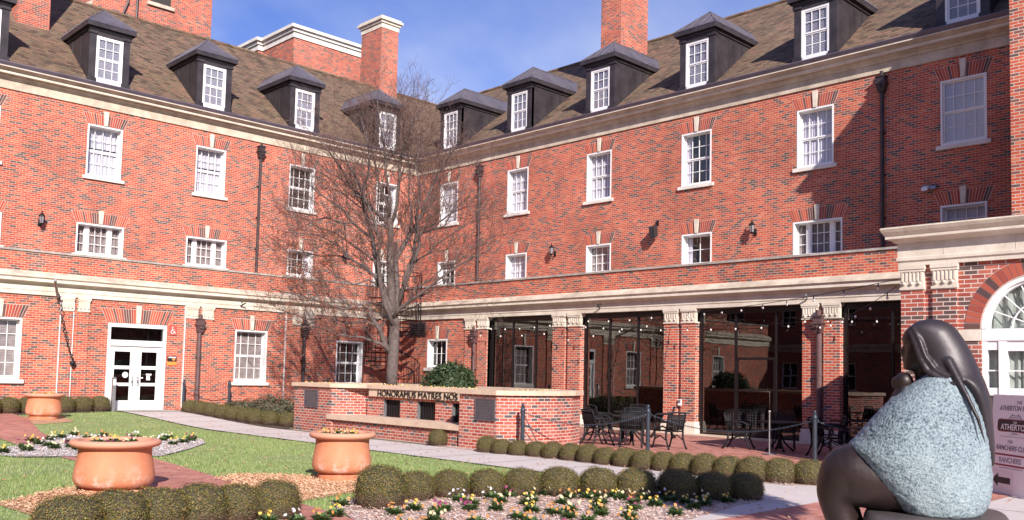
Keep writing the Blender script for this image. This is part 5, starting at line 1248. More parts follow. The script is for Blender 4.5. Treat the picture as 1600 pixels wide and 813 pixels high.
def table():
    t=thing('patio_table','x','table'); m=MB(); m.lathe([(0,.705),(.50,.705),(.52,.715),(.52,.735),(.50,.742),(0,.742)],36); m.build('table_top',M['blackmesh'],t)
    m=MB(); m.tube([(0,0,.06),(0,0,.71)],.05,10); m.build('pedestal',M['black'],t)
    for k in range(4):
        a=PI/4+k*PI/2; c,s=math.cos(a),math.sin(a); m=MB(); m.tube([(.03*c,.03*s,.42),(.12*c,.12*s,.22),(.24*c,.24*s,.10),(.36*c,.36*s,.0)],[.03,.026,.024,.03],6); m.tube([(.03*c,.03*s,.66),(.2*c,.2*s,.68),(.34*c,.34*s,.705)],.018,5); m.build('leg',M['black'],t,True)
    return t
c0=chair(); t0=table(); uc=[0]; ut=[0]
def put(o0,flag,x,y,rz,lab,grp):
    if not flag[0]: o=o0; flag[0]=1; o.location=(x,y,.03); o.rotation_euler=(0,0,rz); o['label']=lab; o['group']=grp
    else: o=dup(o0,(x,y,.03),rz,lab,grp)
    return o
def face(x,y,tx,ty): return math.atan2(ty-y,tx-x)+PI/2     # local -y looks at the target
TB=[(-8.55,-20.35,'round black patio table between the first two chain posts'),(-6.0,-18.3,'round black patio table farther back by the second glazed bay'),(-6.9,-23.75,'round black patio table in front of the third glazed bay'),(-7.4,-26.3,'round black patio table nearest the statue, by the entrance block')]
for x,y,l in TB: put(t0,ut,x,y,0,l,'patio tables')
CH=[(-9.65,-20.1,0,'black patio chair at the left end of the front table group, back to the path'),(-9.35,-20.95,0,'black patio chair seen from behind at the first table, near the middle post'),(-8.85,-21.75,0,'black slatted patio chair standing alone at the right of the front table group'),(-7.75,-19.75,0,'black patio chair on the building side of the front table'),(-8.8,-19.4,0,'black patio chair at the left far side of the front table'),
 (-6.9,-17.9,1,'black patio chair left of the back table by the glass'),(-5.5,-19.1,1,'black patio chair right of the back table by the glass'),(-5.2,-17.9,1,'black patio chair between the back table and the glass'),
 (-7.15,-22.75,2,'black patio chair at the left of the table before the third bay'),(-5.9,-23.3,2,'black patio chair between the glass and the table before the third bay'),(-6.2,-24.75,2,'black patio chair at the right of the table before the third bay'),
 (-7.3,-25.2,3,'black patio chair behind the right chain post'),(-6.35,-26.0,3,'black patio chair on the building side of the table by the entrance block')]
for x,y,k,l in CH: put(c0,uc,x,y,face(x,y,TB[k][0],TB[k][1])+rnd.uniform(-.12,.12),l,'patio chairs')
# chain posts
def post(h=1.12):
    t=thing('chain_post','x','post'); m=MB()
    m.lathe([(0,0),(.075,0),(.075,.03),(.05,.05),(.05,h-.18),(.062,h-.17),(.066,h-.15),(.062,h-.13),(.05,h-.12),(.045,h-.10),(.055,h-.08),(.03,h-.06),(.025,h-.05),(.0,h-.05)],16); m.build('post_shaft',M['post'],t,True,40)
    m=MB(); m.ell((0,0,h-.03),(.038,.038,.04),12,8); m.build('ball_finial',M['post'],t,True)
    m=MB()
    for s in (-1,1): m.tube([(0,s*.05,h-.2),(0,s*.08,h-.19),(0,s*.085,h-.22)],.008,5)
    m.build('chain_hook',M['post'],t); return t
p0=post()
PP=[(-12.95,-20.62,.02,'left blue grey chain post in front of the fountain wall'),(-10.3,-22.2,.03,'middle blue grey chain post in front of the patio tables'),(-8.85,-25.7,.03,'right blue grey chain post next to the statue'),(-11.55,-3.75,.23,'blue grey chain post by the sash window of the left wing'),(-13.2,-3.5,.23,'blue grey chain post beside the brown downspout of the left wing')]
for i,(x,y,z,l) in enumerate(PP):
    o=p0 if i==0 else dup(p0); o.location=(x,y,z); o['label']=l; o['group']='chain posts'
def chain(a,b,sag,lab,n=None):
    a=Vector(a); b=Vector(b); L=(b-a).length; n=n or int(L/.045); m=MB()
    f=lambda s: a.lerp(b,s)-Vector((0,0,4*sag*s*(1-s)))
    for i in range(n):
        p=f((i+.5)/n); d=(f((i+1)/n)-f(i/n)).normalized(); sd=d.cross(Zv).normalized(); up=sd.cross(d) if i%2 else sd
        ring=[p+d*(.030*math.cos(k*PI/4))+up*(.016*math.sin(k*PI/4)) for k in range(9)]
        m.tube(ring,.006,4,caps=False)
    o=m.build('barrier_chain',M['post']); tag(o,lab,'chain',group='barrier chains')
z_=.94
chain((-12.95,-20.62,z_),(-10.3,-22.2,z_),.28,'chain sagging between the left and the middle post of the patio')
chain((-10.3,-22.2,z_),(-8.85,-25.7,z_),.34,'chain sagging between the middle and the right post of the patio')
chain((-8.85,-25.7,z_),(-8.0,-28.0,z_),.25,'chain running from the right post of the patio behind the statue')
chain((-12.95,-20.62,z_),(-12.2,-20.5,.05),.02,'loose chain end hanging down from the left post against the fountain wall')
chain((-13.2,-3.5,1.14),(-11.55,-3.75,1.14),.2,'chain between the two posts by the left wing')
hr_=thing('handrail','dark pipe handrail behind the statue beside the entrance block','handrail',(0,0,0))
m=MB(); m.tube([(-8.7,-26.0,0),(-8.7,-26.0,.95),(-7.9,-27.3,.95),(-7.9,-27.3,0)],.022,8); m.build('rail',M['black'],hr_,True)
m=MB(); m.tube([(-8.7,-26.0,.5),(-7.9,-27.3,.5)],.014,6); m.build('lower_rail',M['black'],hr_)
tp=thing('thin_post','thin grey metal post on a round base between the middle and right chain posts','post',(-8.1,-24.15,.03))
m=MB(); m.lathe([(0,0),(.17,0),(.17,.015),(.03,.03),(.018,.04),(.018,1.0),(0,1.0)],16); m.build('shaft',M['grey_metal'],tp,True,40); m=MB(); m.ell((0,0,1.02),(.035,.035,.04),10,6); m.build('knob',M['grey_metal'],tp,True)
for k,(u,lab) in enumerate(((19.55,'pale lattice bin standing inside the third glazed bay, the left one'),(20.25,'pale lattice bin standing inside the third glazed bay, right one behind the mullion'))):
    b=thing('lattice_bin',lab,'bin',group='lattice bins'); place(b,'B',u,-2.2,.04); 
    m=MB(); m.lathe([(0,0),(.24,0),(.27,.72),(0,.72)],16); m.build('bin_liner',M['black'],b)
    m=MB()
    for i in range(20):
        a=i*PI/10; m.tube([(.25*math.cos(a),.25*math.sin(a),.02),(.285*math.cos(a),.285*math.sin(a),.74)],.012,4)
    for j in range(10): z=.03+j*.078; rr_=.255+.03*z/.74; m.tube([(rr_*math.cos(i*PI/10),rr_*math.sin(i*PI/10),z) for i in range(21)],.012,4)
    m.build('lattice',M['white'],b)
    m=MB(); m.lathe([(0,.74),(.31,.74),(.31,.79),(.22,.82),(0,.82)],20); m.build('lid',M['grey_metal'],b)
# ============================================================ STRING LIGHTS
def strand(a,b,sag,n,lab,mid=None):
    a=Vector(a); b=Vector(b); t=thing('string_lights',lab,'string lights',(0,0,0),group='string lights')
    f=lambda s: a.lerp(b,s)-Vector((0,0,4*sag*s*(1-s)))
    m=MB(); m.tube([f(i/24) for i in range(25)],.008,4); m.build('cable',M['black'],t)
    for i in range(n):
        p=f((i+.5)/n); m=MB(); m.tube([p,p-Vector((0,0,.07))],.014,6); s_=m.build('socket',M['black'],t)
        m=MB(); m.ell((p.x,p.y,p.z-.105),(.027,.027,.036),10,7); m.build('bulb',M['bulb'],s_,True)
W=lambda u,o,z:(-o,-u,z)
strand(W(8.3,3.6,3.72),W(13.0,3.6,3.75),.10,6,'string of light bulbs across the first glazed bay, upper one')
strand(W(8.6,3.9,3.42),W(13.0,3.7,3.45),.08,4,'string of light bulbs across the first glazed bay, lower one')
strand(W(13.0,3.5,3.95),W(17.6,3.5,3.92),.12,5,'string of light bulbs across the top of the second glazed bay')
strand(W(13.3,3.8,3.72),W(18.0,3.6,3.45),.05,6,'string of light bulbs dropping to the right across the second glazed bay')
strand(W(13.4,4.1,3.10),W(17.6,3.6,3.68),.03,4,'string of light bulbs rising to the right across the second glazed bay')
strand(W(18.3,3.5,3.92),W(28.0,9.95,3.85),.10,9,'long string of light bulbs along the stone band from third bay to entrance')
strand(W(18.2,3.6,3.45),W(22.6,3.6,3.50),.03,5,'string of light bulbs across the third glazed bay')
strand(W(23.0,3.6,3.42),W(28.0,9.97,3.72),.16,6,'string of light bulbs from the fourth pier up to the entrance capital')
strand(W(22.3,3.55,3.62),W(27.2,3.5,3.55),.02,7,'string of light bulbs level across the fourth glazed bay')
# bracket with a hanging cable on the left wing
hb=thing('hanging_cable','grey bracket arm with a twisted black cable hanging on the left wing pilaster','cable',(0,0,0))
m=MB(); m.tube([(-17.95,-4.05,4.52),(-17.7,-3.5,4.20),(-17.55,-3.15,4.05)],.045,8); m.build('bracket_arm',M['grey_metal'],hb)
m=MB(); rr_=random.Random(4); pts=[Vector((-17.62,-3.42,4.15)).lerp(Vector((-17.0,-3.25,1.95)),i/40)+Vector((.035*math.sin(i*1.3)+rr_.uniform(-.02,.02),.03*math.cos(i*1.3),-.25*math.sin(PI*i/40))) for i in range(41)]
m.tube(pts,.014,5); m.tube([p+Vector((.03*math.cos(i*.9),.02,0)) for i,p in enumerate(pts)],.010,4); m.ell((-17.0,-3.25,1.85),(.10,.07,.09),8,6); m.build('cable',M['black'],hb)
# ============================================================ SIGNS
sg=thing('access_sign','red square wheelchair symbol sign on the brick right of the white door','sign'); place(sg,'A',-13.52,-D_-.0,3.12)
m=MB(); m.box(-.15,.15,-.03,0,-.17,.17); m.build('panel',M['redpanel'],sg)
m=MB(); n_=14
for i in range(n_):
    a=R(100)+R(290)*i/n_; b=R(100)+R(290)*(i+1)/n_; m.hexa([(.075*math.cos(a)-.01,-.034,.075*math.sin(a)-.045),(.055*math.cos(a)-.01,-.034,.055*math.sin(a)-.045),(.055*math.cos(a)-.01,-.03,.055*math.sin(a)-.045),(.075*math.cos(a)-.01,-.03,.075*math.sin(a)-.045),(.075*math.cos(b)-.01,-.034,.075*math.sin(b)-.045),(.055*math.cos(b)-.01,-.034,.055*math.sin(b)-.045),(.055*math.cos(b)-.01,-.03,.055*math.sin(b)-.045),(.075*math.cos(b)-.01,-.03,.075*math.sin(b)-.045)])
m.tube([(-.02,-.034,.09),(-.02,-.034,-.02),(.06,-.034,-.03),(.09,-.034,-.11)],.011,5); m.tube([(-.02,-.034,.04),(.05,-.034,.03)],.009,5); m.ell((-.02,-.034,.12),(.022,.01,.022),10,6); m.build('wheelchair_symbol',M['white'],sg)
s2=thing('door_notice','small black and orange notice on the brick right of the white door','sign'); place(s2,'A',-13.50,-D_,2.02)
m=MB(); m.box(-.17,.17,-.02,0,-.02,.16); m.build('black_panel',M['inkblack'],s2)
m=MB(); m.box(-.14,.14,-.023,-.0205,.10,.14); m.build('white_strip',M['white'],s2)
m=MB(); m.prism([(.06+.06*math.cos(i*PI/8),.05+.045*math.sin(i*PI/8)) for i in range(16)],0,.003); o=m.build('orange_mark',M['orange'],s2); o.rotation_euler=(PI/2,0,0); o.location=(0,-.021,0)
m=MB(); m.box(-.17,.17,-.018,0,-.16,-.04); m.build('orange_panel',M['orange'],s2)
db=thing('door_button_post','grey square post with a push plate standing by the left leaf of the white door','post',(-15.68,-3.45,.22))
m=MB(); m.box(-.055,.055,-.055,.055,0,1.18); m.build('post_body',M['grey_metal'],db); m=MB(); m.box(-.05,.05,-.062,-.055,.9,1.1); m.build('push_plate',M['white'],db)
wo=thing('wall_outlet','small pale outlet box low on the third brick pier','box'); place(wo,'B',18.05,-D_-.0,1.02); m=MB(); m.box(-.06,.06,-.10,0,-.10,.10); m.build('cover',M['white'],wo); m=MB(); m.box(-.05,.05,-.112,-.10,-.02,.08); m.build('flap',M['grey_metal'],wo)
sb=thing('sign_board','pale lavender sign board with black lettering and a left pointing arrow','sign',(-11.34,-30.11,.03),R(230.3))
m=MB(); m.hexa([(0,-.0,0),(1.22,-.0,0),(1.22,.03,0),(0,.03,0),(0,.10,1.62),(1.22,.10,1.62),(1.22,.13,1.62),(0,.13,1.62)]); m.build('front_panel',M['signwhite'],sb)
m=MB(); m.hexa([(0,.42,0),(1.22,.42,0),(1.22,.45,0),(0,.45,0),(0,.13,1.61),(1.22,.13,1.61),(1.22,.16,1.61),(0,.16,1.61)]); m.build('back_panel',M['signwhite'],sb)
tl=math.atan2(.10,1.62)
def SP(x,z,e=.004): return (x,.10*z/1.62-e,z)
rt=(PI/2-tl,0,0)
text_obj('sign_text','THE',.075,M['inkgrey'],sb,SP(.70,1.475),rt,ext=.001,shear=.25)
text_obj('sign_text','ATHERTON HOTEL',.115,M['ink'],sb,SP(.66,1.365),rt,ext=.001,sx=.92,shear=.2)
m=MB()
for zz,w_ in ((1.22,.36),(1.25,.30),(1.28,.24)): m.box(.62-w_/2,.62+w_/2,-.0+.10*zz/1.62-.006,.10*zz/1.62-.002,zz,zz+.008)
for a,b in (((.44,1.22),(.55,1.31)),((.55,1.31),(.58,1.28)),((.66,1.28),(.69,1.31)),((.69,1.31),(.80,1.22))): m.tube([SP(*a),SP(*b)],.005,4)
m.build('logo_roof',M['inkgrey'],sb)
def rpanel(x0,x1,z0,z1,r,mat,nm,e,inset=None):
    pts=[]
    for cx,cz,a0 in ((x1-r,z1-r,0),(x0+r,z1-r,90),(x0+r,z0+r,180),(x1-r,z0+r,270)):
        for k in range(5): a=R(a0+k*22.5); pts.append((cx+r*math.cos(a),cz+r*math.sin(a)))
    m=MB(); m.poly([SP(x,z,e) for x,z in pts]); return m.build(nm,mat,sb)
rpanel(.155,1.085,1.015,1.225,.06,M['inkred'],'logo_border',.003); rpanel(.17,1.07,1.03,1.21,.055,M['inkblack'],'logo_plate',.0045)
text_obj('logo_text','THE',.055,M['signwhite'],sb,SP(.62,1.155,.006),rt,ext=.001)
text_obj('logo_text','ATHERTON',.135,M['signwhite'],sb,SP(.62,1.05,.006),rt,ext=.001,sx=1.02,bold=.002)
rpanel(.47,.77,.965,1.02,.01,M['white'],'logo_tab',.005); text_obj('logo_text','HOTEL',.045,M['inkgrey'],sb,SP(.62,.977,.007),rt,ext=.001)
rpanel(.25,1.0,.935,.943,.003,M['inkgrey'],'logo_line',.004)
text_obj('sign_text','THE',.075,M['inkgrey'],sb,SP(.50,.83),rt,ext=.001,shear=.25); text_obj('sign_text','RANCHERS CLUB',.115,M['ink'],sb,SP(.56,.715),rt,ext=.001,sx=.92,shear=.2)
rpanel(.10,.96,.455,.655,.008,M['inkred'],'logo_border',.003); rpanel(.135,.925,.485,.625,.006,M['signwhite'],'logo_plate',.0045); text_obj('logo_text','RANCHERS',.12,M['inkgrey'],sb,SP(.53,.515,.006),rt,ext=.001,sx=.95,bold=.003)
rpanel(.25,.85,.42,.430,.003,M['inkgrey'],'logo_line',.004); rpanel(.05,.62,.06,.38,.01,M['white'],'arrow_sheet',.003)
m=MB(); m.poly([SP(x,z,.006) for x,z in ((.08,.22),(.24,.33),(.24,.27),(.56,.27),(.56,.17),(.24,.17),(.24,.11))]); m.build('arrow',M['inkblack'],sb)

# ============================================================ STATUE
M['bronze']=pm('dark_bronze',(.045,.027,.025),.42,.3,col2=(.020,.012,.012),ns=1.8,detail=8,bump=.10,bs=30)
M['bronze_hair']=pm('hair_bronze',(.055,.043,.05),.45,.3,col2=(.022,.017,.02),ns=2.2,detail=8,bump=.12,bs=14)
def patina():
    m,nt,b=newmat('blue_patina'); L=nt.links; v=coords(nt)
    n1=N(nt,'ShaderNodeTexNoise'); n1.inputs['Scale'].default_value=75; n1.inputs['Detail'].default_value=7; n1.inputs['Roughness'].default_value=.7
    L.new(v,n1.inputs[0])
    n2=N(nt,'ShaderNodeTexNoise'); n2.inputs['Scale'].default_value=2.5; n2.inputs['Detail'].default_value=4; L.new(v,n2.inputs[0])
    ad=N(nt,'ShaderNodeMath',operation='MULTIPLY_ADD'); ad.inputs[1].default_value=.40; L.new(n2.outputs[0],ad.inputs[0]); L.new(n1.outputs[0],ad.inputs[2])
    r=ramp(nt,[(.53,(.035,.045,.06)),(.60,(.16,.21,.245)),(.69,(.30,.38,.42)),(.86,(.47,.55,.58))]); L.new(ad.outputs[0],r.inputs[0]); L.new(r.outputs[0],b.inputs['Base Color'])
    b.inputs['Roughness'].default_value=.65; b.inputs['Metallic'].default_value=.1
    bp=N(nt,'ShaderNodeBump'); bp.inputs['Strength'].default_value=1.0; bp.inputs['Distance'].default_value=.02; L.new(n1.outputs[0],bp.inputs['Height']); L.new(bp.outputs[0],b.inputs['Normal']); return m
M['patina']=patina()
KS=.003857
def S_(px,py,dep=0.0):
    a=(px-1430)*KS*.915; b=(795-py)*KS; b2=b+.0228*a; a2=a+.025*b; return Vector((a2,dep,b2))
st=thing('statue','dark bronze statue of a seated woman in a pale blue blanket holding an infant','statue',(-22.355,-33.301,1.055),R(-68.2))
def crv(p0,p1,p2,p3,t): return .5*((2*p1)+(p2-p0)*t+(2*p0-5*p1+4*p2-p3)*t*t+(3*p1-p0-3*p2+p3)*t**3)
def remesh(mb,name,mat,vox,smooth,parent):
    o=mb.build(name,mat,None); 
    md=o.modifiers.new('r','REMESH'); md.mode='VOXEL'; md.voxel_size=vox; md.use_smooth_shade=True
    ms=o.modifiers.new('s','SMOOTH'); ms.factor=.5; ms.iterations=smooth
    dg=bpy.context.evaluated_depsgraph_get(); dg.update(); me=bpy.data.meshes.new_from_object(o.evaluated_get(dg))
    o.modifiers.clear(); old=o.data; o.data=me; bpy.data.meshes.remove(old); me.name=name
    if not me.materials: me.materials.append(mat)
    me.polygons.foreach_set('use_smooth',[True]*len(me.polygons))
    if parent: o.parent=parent; reg(o,parent)
    return o
def chainrings(m,pts,n=24):
    if len(pts)>3:
        q=[]; N_=len(pts)
        for i in range(N_-1):
            a,b,c,d=pts[max(0,i-1)],pts[i],pts[i+1],pts[min(N_-1,i+2)]
            for k in range(4):
                t=k/4; q.append((crv(a[0],b[0],c[0],d[0],t),crv(a[1],b[1],c[1],d[1],t),crv(a[2],b[2],c[2],d[2],t)))
        q.append(pts[-1]); pts=q
    """pts: (Vector centre, radius in-plane, radius depth)"""
    rings=[]; prevu=None
    P=[Vector(p[0]) for p in pts]
    # end caps rounded
    full=[]
    for i,(c,ra,rb) in enumerate(pts): full.append((Vector(c),ra,rb))
    d0=(P[1]-P[0]).normalized(); d1=(P[-1]-P[-2]).normalized()
    ext=[(P[0]-d0*pts[0][1]*math.sin(t),pts[0][1]*math.cos(t),pts[0][2]*math.cos(t)) for t in (1.45,1.1,.7,.35)]
    ex2=[(P[-1]+d1*pts[-1][1]*math.sin(t),pts[-1][1]*math.cos(t),pts[-1][2]*math.cos(t)) for t in (.35,.7,1.1,1.45)]
    full=ext+full+ex2
    for i,(c,ra,rb) in enumerate(full):
        a=full[max(0,i-1)][0]; b=full[min(len(full)-1,i+1)][0]; d=(b-a).normalized(); w_=Vector((0,1,0)); u=d.cross(w_)
        if u.length<1e-3: u=Vector((1,0,0))
        u.normalize(); w2=u.cross(d).normalized()
        rings.append([c+u*(ra*math.cos(2*PI*k/n))+w2*(rb*math.sin(2*PI*k/n)) for k in range(n)])
    m.loft(rings)
# --- body: one continuous figure: head, neck, trunk, robe over thighs and shins, feet
fig=MB()
fr_=[ # py, front px, half depth(m), nose bump px, narrow
 (584,1424,.040,0),(580,1412,.060,1.5),(576,1409.5,.072,1.5),(572,1410.5,.080,0),(569,1410,.083,2.2),(566.5,1410,.084,.6),(564,1409.5,.086,3),(561,1410.5,.088,.8),(558,1410.5,.090,4.2),(554,1410.5,.092,7.5),(550,1410.5,.094,6.6),(546,1410.5,.095,4.2),(542,1410.5,.096,2),(538,1409.5,.098,1.6),(534,1407.5,.099,1.6),(529,1407.5,.098,.8),(523,1409,.095,0),(517,1413,.088,0),(511,1420,.072,0),(506,1430,.045,0)]
rings=[]
for py,fx_,hd,nb in fr_:
    bk=1462-(abs(py-540)/40)**2*10; cx_=(fx_+bk)/2; ra=(bk-fx_)/2*KS; n=64; rg_=[]
    for k in range(n):
        t=PI+2*PI*k/n; dt=((t-PI+PI)%(2*PI))-PI
        x=math.cos(t); y=math.sin(t)
        x=math.copysign(abs(x)**.92,x); y=math.copysign(abs(y)**.92,y)
        bump=nb*KS*math.exp(-(dt/.20)**2)
        eye=0
        if 538<=py<=550: eye=-.010*math.exp(-((abs(dt)-.50)/.20)**2)*(1-abs(py-544)/8)
        if 532<=py<=537: eye=.004*math.exp(-((abs(dt)-.5)/.25)**2)
        if 548<=py<=560: eye+=.005*math.exp(-((abs(dt)-.85)/.28)**2)
        c=S_(cx_,py); rg_.append(c+Vector(((ra+bump+eye)*x if x<0 else ra*x,hd*y*(1+ (eye/.1 if eye<0 else 0)),0)))
    rings.append(rg_)
fig.loft(rings)
for s in (-1,1):
    e_=S_(1413.5,544.5,s*.040); fig.ell(tuple(e_),(.012,.020,.009),12,8)
    fig.ell(tuple(S_(1437,549,s*.094)),(.014,.012,.028),10,8)     # ears
chainrings(fig,[(S_(1440,565),.075,.07),(S_(1446,590),.075,.075),(S_(1455,610),.13,.16),(S_(1460,650),.20,.20),(S_(1462,700),.24,.24),(S_(1468,745),.25,.27),(S_(1478,765),.20,.26)])
for s in (-1,1):
    chainrings(fig,[(S_(1475,757,s*.12),.155,.15),(S_(1430,757,s*.125),.158,.15),(S_(1385,755,s*.125),.162,.15),(S_(1350,749,s*.125),.175,.15),(S_(1327,747,s*.12),.186,.148),(S_(1309,768,s*.12),.130,.135),(S_(1309,790,s*.115),.103,.115),(S_(1320,820,s*.11),.095,.105),(S_(1342,870,s*.11),.085,.09),(S_(1362,920,s*.11),.062,.066)],30)
    chainrings(fig,[(S_(1364,928,s*.12),.050,.05),(S_(1335,938,s*.12),.042,.052),(S_(1305,946,s*.12),.022,.045)])
chainrings(fig,[(S_(1460,752),.14,.16),(S_(1400,748),.15,.15),(S_(1340,745),.165,.12)])
# forearm and hand closing round the child under the blanket edge
chainrings(fig,[(S_(1440,640,-.20),.06,.06),(S_(1412,650,-.17),.055,.05),(S_(1395,640,-.12),.045,.04)])
remesh(fig,'figure',M['bronze'],.0085,6,st)
# --- blanket
BR=[((1447,583),(1492,572),.10),((1431,593),(1505,587),.165),((1412,606),(1520,606),.215),((1396,622),(1531,630),.255),((1376,643),(1540,657),.295),((1352,664),(1546,686),.325),((1334,682),(1549,712),.345),((1321,700),(1550.5,735),.355),((1338,725),(1551,752),.352),((1359,750),(1550,768),.345),((1381,774),(1547,783),.33),((1403,793),(1540,795),.31),((1416,798),(1530,800),.28)]
def cr(p0,p1,p2,p3,t): return .5*((2*p1)+(-p0+p2)*t+(2*p0-5*p1+4*p2-p3)*t*t+(-p0+3*p1-3*p2+p3)*t**3)
rings=[]; nb=len(BR); SUB=9; NK=150
for i in range(nb-1):
    for q_ in range(SUB+(1 if i==nb-2 else 0)):
        t=q_/SUB; g=lambda f:cr(f(BR[max(0,i-1)]),f(BR[i]),f(BR[i+1]),f(BR[min(nb-1,i+2)]),t)
        A_=S_(g(lambda b:b[0][0]),g(lambda b:b[0][1])); B_=S_(g(lambda b:b[1][0])-4,g(lambda b:b[1][1])); hd=g(lambda b:b[2])
        c=(A_+B_)/2; h=(B_-A_)/2; rg_=[]
        for k in range(NK):
            a=2*PI*k/NK; ca,sa=math.cos(a),math.sin(a); ca=math.copysign(abs(ca)**(.72 if ca<0 else .92),ca); sa=math.copysign(abs(sa)**.92,sa)
            p=c+h*ca+Vector((0,hd*sa,0)); d=(p-c).normalized()
            dsp=.012*mnoise.noise(p*4)+.0055*mnoise.noise(Vector((p.x*32,p.y*32,p.z*60)))+.004*mnoise.noise(Vector((p.x*75,p.y*75,p.z*110)))
            # broad folds falling from the shoulder
            dsp+=.010*math.sin(p.x*9+p.z*5)*max(0,min(1,(p.z-.1)*2))
            rg_.append(p+d*dsp)
        rings.append(rg_)
m=MB(); m.loft(rings); m.ell(tuple(S_(1404,637,-.03)),(.075,.10,.07),20,14); bl_=m.build('blanket',M['patina'],st,True)
# --- hair
hair=MB()
HR=[((1411.5,521),(1426,504),.070),((1417,531),(1450,501),.104),((1424,548),(1478,510),.118),((1429,563),(1499,535),.125),((1436,578),(1514,562),.138),((1456,592),(1525,586),.160),((1484,594),(1534,607),.170),((1506,615),(1541,631),.155),((1522,650),(1544,662),.120),((1532,685),(1547,695),.080),((1539,708),(1547,714),.04),((1545,724),(1547,726),.010)]
rings=[]; nb=len(HR)
for i in range(nb-1):
    for q_ in range(6+(1 if i==nb-2 else 0)):
        t=q_/6; g=lambda f:cr(f(HR[max(0,i-1)]),f(HR[i]),f(HR[i+1]),f(HR[min(nb-1,i+2)]),t)
        A_=S_(g(lambda b:b[0][0])-5,g(lambda b:b[0][1])); B_=S_(g(lambda b:b[1][0])+2,g(lambda b:b[1][1])); hd=max(.008,g(lambda b:b[2])); c=(A_+B_)/2; h=(B_-A_)/2
        rings.append([c+h*math.cos(2*PI*k/40)+Vector((0,hd*math.sin(2*PI*k/40),0)) for k in range(40)])
hair.loft(rings)
for s in (-1,1):   # strands hanging in front of the shoulders, ridged
    hair.tube([S_(1416,520,s*.075),S_(1425,540,s*.105),S_(1433,562,s*.118),S_(1444,582,s*.130),S_(1462,594,s*.150),S_(1486,604,s*.185)],[.010,.016,.018,.020,.020,.012],8)
    hair.tube([S_(1420,514,s*.085),S_(1432,536,s*.118),S_(1441,560,s*.130),S_(1456,580,s*.142),S_(1478,592,s*.165)],[.008,.012,.014,.016,.012],8)
    hair.tube([S_(1474,566,s*.120),S_(1488,592,s*.170),S_(1503,620,s*.215),S_(1519,652,s*.235),S_(1531,690,s*.235)],[.030,.022,.016,.012,.005],8)
remesh(hair,'hair',M['bronze_hair'],.0075,4,st)
# --- infant
inf=MB(); inf.ell(tuple(S_(1409,599,-.02)),(.054,.050,.060),18,12); inf.ell(tuple(S_(1397,600,-.02)),(.030,.035,.038),12,8); inf.ell(tuple(S_(1391.5,599,-.02)),(.008,.009,.010),8,6)
for s in (-1,1): inf.ell(tuple(S_(1393,593,-.02+s*.020)),(.008,.010,.006),8,6)
inf.ell(tuple(S_(1392,607,-.02)),(.008,.016,.006),8,6)
chainrings(inf,[(S_(1410,615,-.02),.055,.055),(S_(1405,640,-.02),.085,.085),(S_(1398,665,-.02),.07,.07)])
remesh(inf,'infant',M['bronze'],.0065,4,st)
# --- stone seat and plinth
m=MB(); rings=[]
for z,s in ((-.62,1.0),(-.10,1.0),(-.045,.985),(-.02,.955),(-.008,.91),(-.004,.0)):
    c=S_(1462,795); n=48; rings.append([(c.x+(.40*s)*math.copysign(abs(math.cos(2*PI*k/n))**.45,math.cos(2*PI*k/n)),.40*s*math.copysign(abs(math.sin(2*PI*k/n))**.45,math.sin(2*PI*k/n)),z) for k in range(n)])
m.loft(rings); m.build('stone_seat',M['rock'],st,True,50)
m=MB(); m.box(-.85,.75,-.6,.6,-1.06,-.60); m.build('plinth',M['concrete'],st)
# ============================================================ CAMERA, LIGHT, SKY
cam=bpy.data.cameras.new('camera'); co=bpy.data.objects.new('camera',cam); link(co); scn.camera=co
f_=1426.5645; cam.sensor_width=36; cam.lens=f_/1600*36; cam.sensor_fit='HORIZONTAL'; cam.shift_x=0; cam.shift_y=(494.87-406.5)/1600
cam.clip_start=.1; cam.clip_end=3000
fwv=Vector((0.69733737,0.71393653,0.06336581)); rv=Vector((0.71417876,-0.69959345,0.02275327)); uv_=Vector((-0.06057469,-0.02938781,0.99773096))
mw=Matrix((( rv.x,uv_.x,-fwv.x,-27.9518),(rv.y,uv_.y,-fwv.y,-35.5480),(rv.z,uv_.z,-fwv.z,1.7994),(0,0,0,1))); co.matrix_world=mw
AZ,EL=R(60),R(29.5)
sun=bpy.data.lights.new('sun','SUN'); so=bpy.data.objects.new('sun',sun); link(so); sun.energy=5.0; sun.angle=R(.5); sun.color=(1,.93,.84)
trav=Vector((math.cos(AZ)*math.cos(EL),math.sin(AZ)*math.cos(EL),-math.sin(EL))); so.rotation_euler=trav.to_track_quat('-Z','Y').to_euler(); so.location=(-40,-60,40)
w=bpy.data.worlds.new('World'); scn.world=w; w.use_nodes=True; nt=w.node_tree; L=nt.links
bg=nt.nodes['Background']; sky=N(nt,'ShaderNodeTexSky'); sky.sky_type='NISHITA'; sky.sun_disc=False; sky.sun_elevation=EL
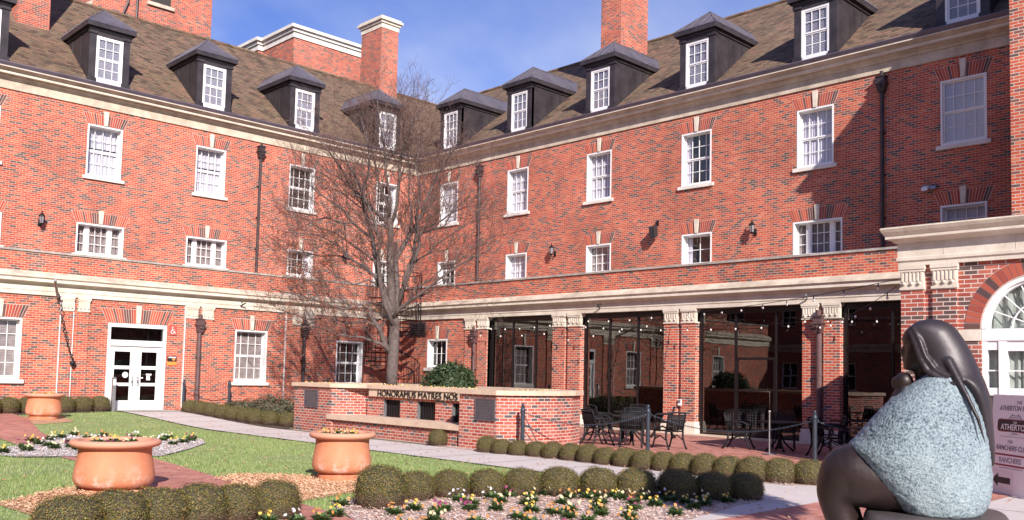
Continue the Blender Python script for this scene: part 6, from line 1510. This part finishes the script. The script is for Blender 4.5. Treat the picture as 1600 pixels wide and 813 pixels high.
# direction to the sun in the horizontal plane
tx,ty=-math.cos(AZ),-math.sin(AZ); sky.sun_rotation=math.atan2(tx,ty); sky.altitude=300; sky.air_density=1.15; sky.dust_density=.35; sky.ozone_density=3.2
tc=N(nt,'ShaderNodeTexCoord'); mp=N(nt,'ShaderNodeMapping'); mp.inputs['Scale'].default_value=(1.1,2.6,3.2); mp.inputs['Rotation'].default_value=(.2,.35,.9); L.new(tc.outputs['Generated'],mp.inputs[0])
no=N(nt,'ShaderNodeTexNoise'); no.inputs['Scale'].default_value=1.25; no.inputs['Detail'].default_value=6; no.inputs['Roughness'].default_value=.52; L.new(mp.outputs[0],no.inputs[0])
cr_=ramp(nt,[(.40,(0,0,0)),(.66,(1,1,1))]); L.new(no.outputs[0],cr_.inputs[0])
mu=N(nt,'ShaderNodeMath',operation='MULTIPLY'); mu.inputs[1].default_value=.75; ad_=N(nt,'ShaderNodeMath',operation='ADD'); ad_.inputs[1].default_value=.12; L.new(cr_.outputs[0],ad_.inputs[0]); L.new(ad_.outputs[0],mu.inputs[0])
tint=N(nt,'ShaderNodeMix',data_type='RGBA',blend_type='MULTIPLY'); tint.inputs[0].default_value=1; tint.inputs[7].default_value=(.78,.92,1.6,1); L.new(sky.outputs[0],tint.inputs[6])
mx=N(nt,'ShaderNodeMix',data_type='RGBA'); L.new(mu.outputs[0],mx.inputs[0]); L.new(tint.outputs[2],mx.inputs[6]); mx.inputs[7].default_value=(8.6,9.2,11.0,1)
sz=N(nt,'ShaderNodeSeparateXYZ'); L.new(tc.outputs['Generated'],sz.inputs[0]); el_=N(nt,'ShaderNodeMapRange'); el_.inputs[1].default_value=.27; el_.inputs[2].default_value=.40; el_.inputs[3].default_value=1.25; el_.inputs[4].default_value=.25; L.new(sz.outputs['Z'],el_.inputs[0]); mu2=N(nt,'ShaderNodeMath',operation='MULTIPLY'); L.new(mu.outputs[0],mu2.inputs[0]); L.new(el_.outputs[0],mu2.inputs[1]); L.new(mu2.outputs[0],mx.inputs[0])
L.new(mx.outputs[2],bg.inputs[0]); bg.inputs[1].default_value=.062
scn.view_settings.view_transform='Standard'; scn.view_settings.look='None'; scn.view_settings.gamma=1; scn.view_settings.exposure=.62
scn.render.engine='CYCLES'
try: scn.cycles.max_bounces=8; scn.cycles.transparent_max_bounces=16
except Exception: pass

for o in bpy.data.objects:
    l=o.get('label')
    if l and not (4<=len(l.split())<=16): print('LABEL',len(l.split()),l)
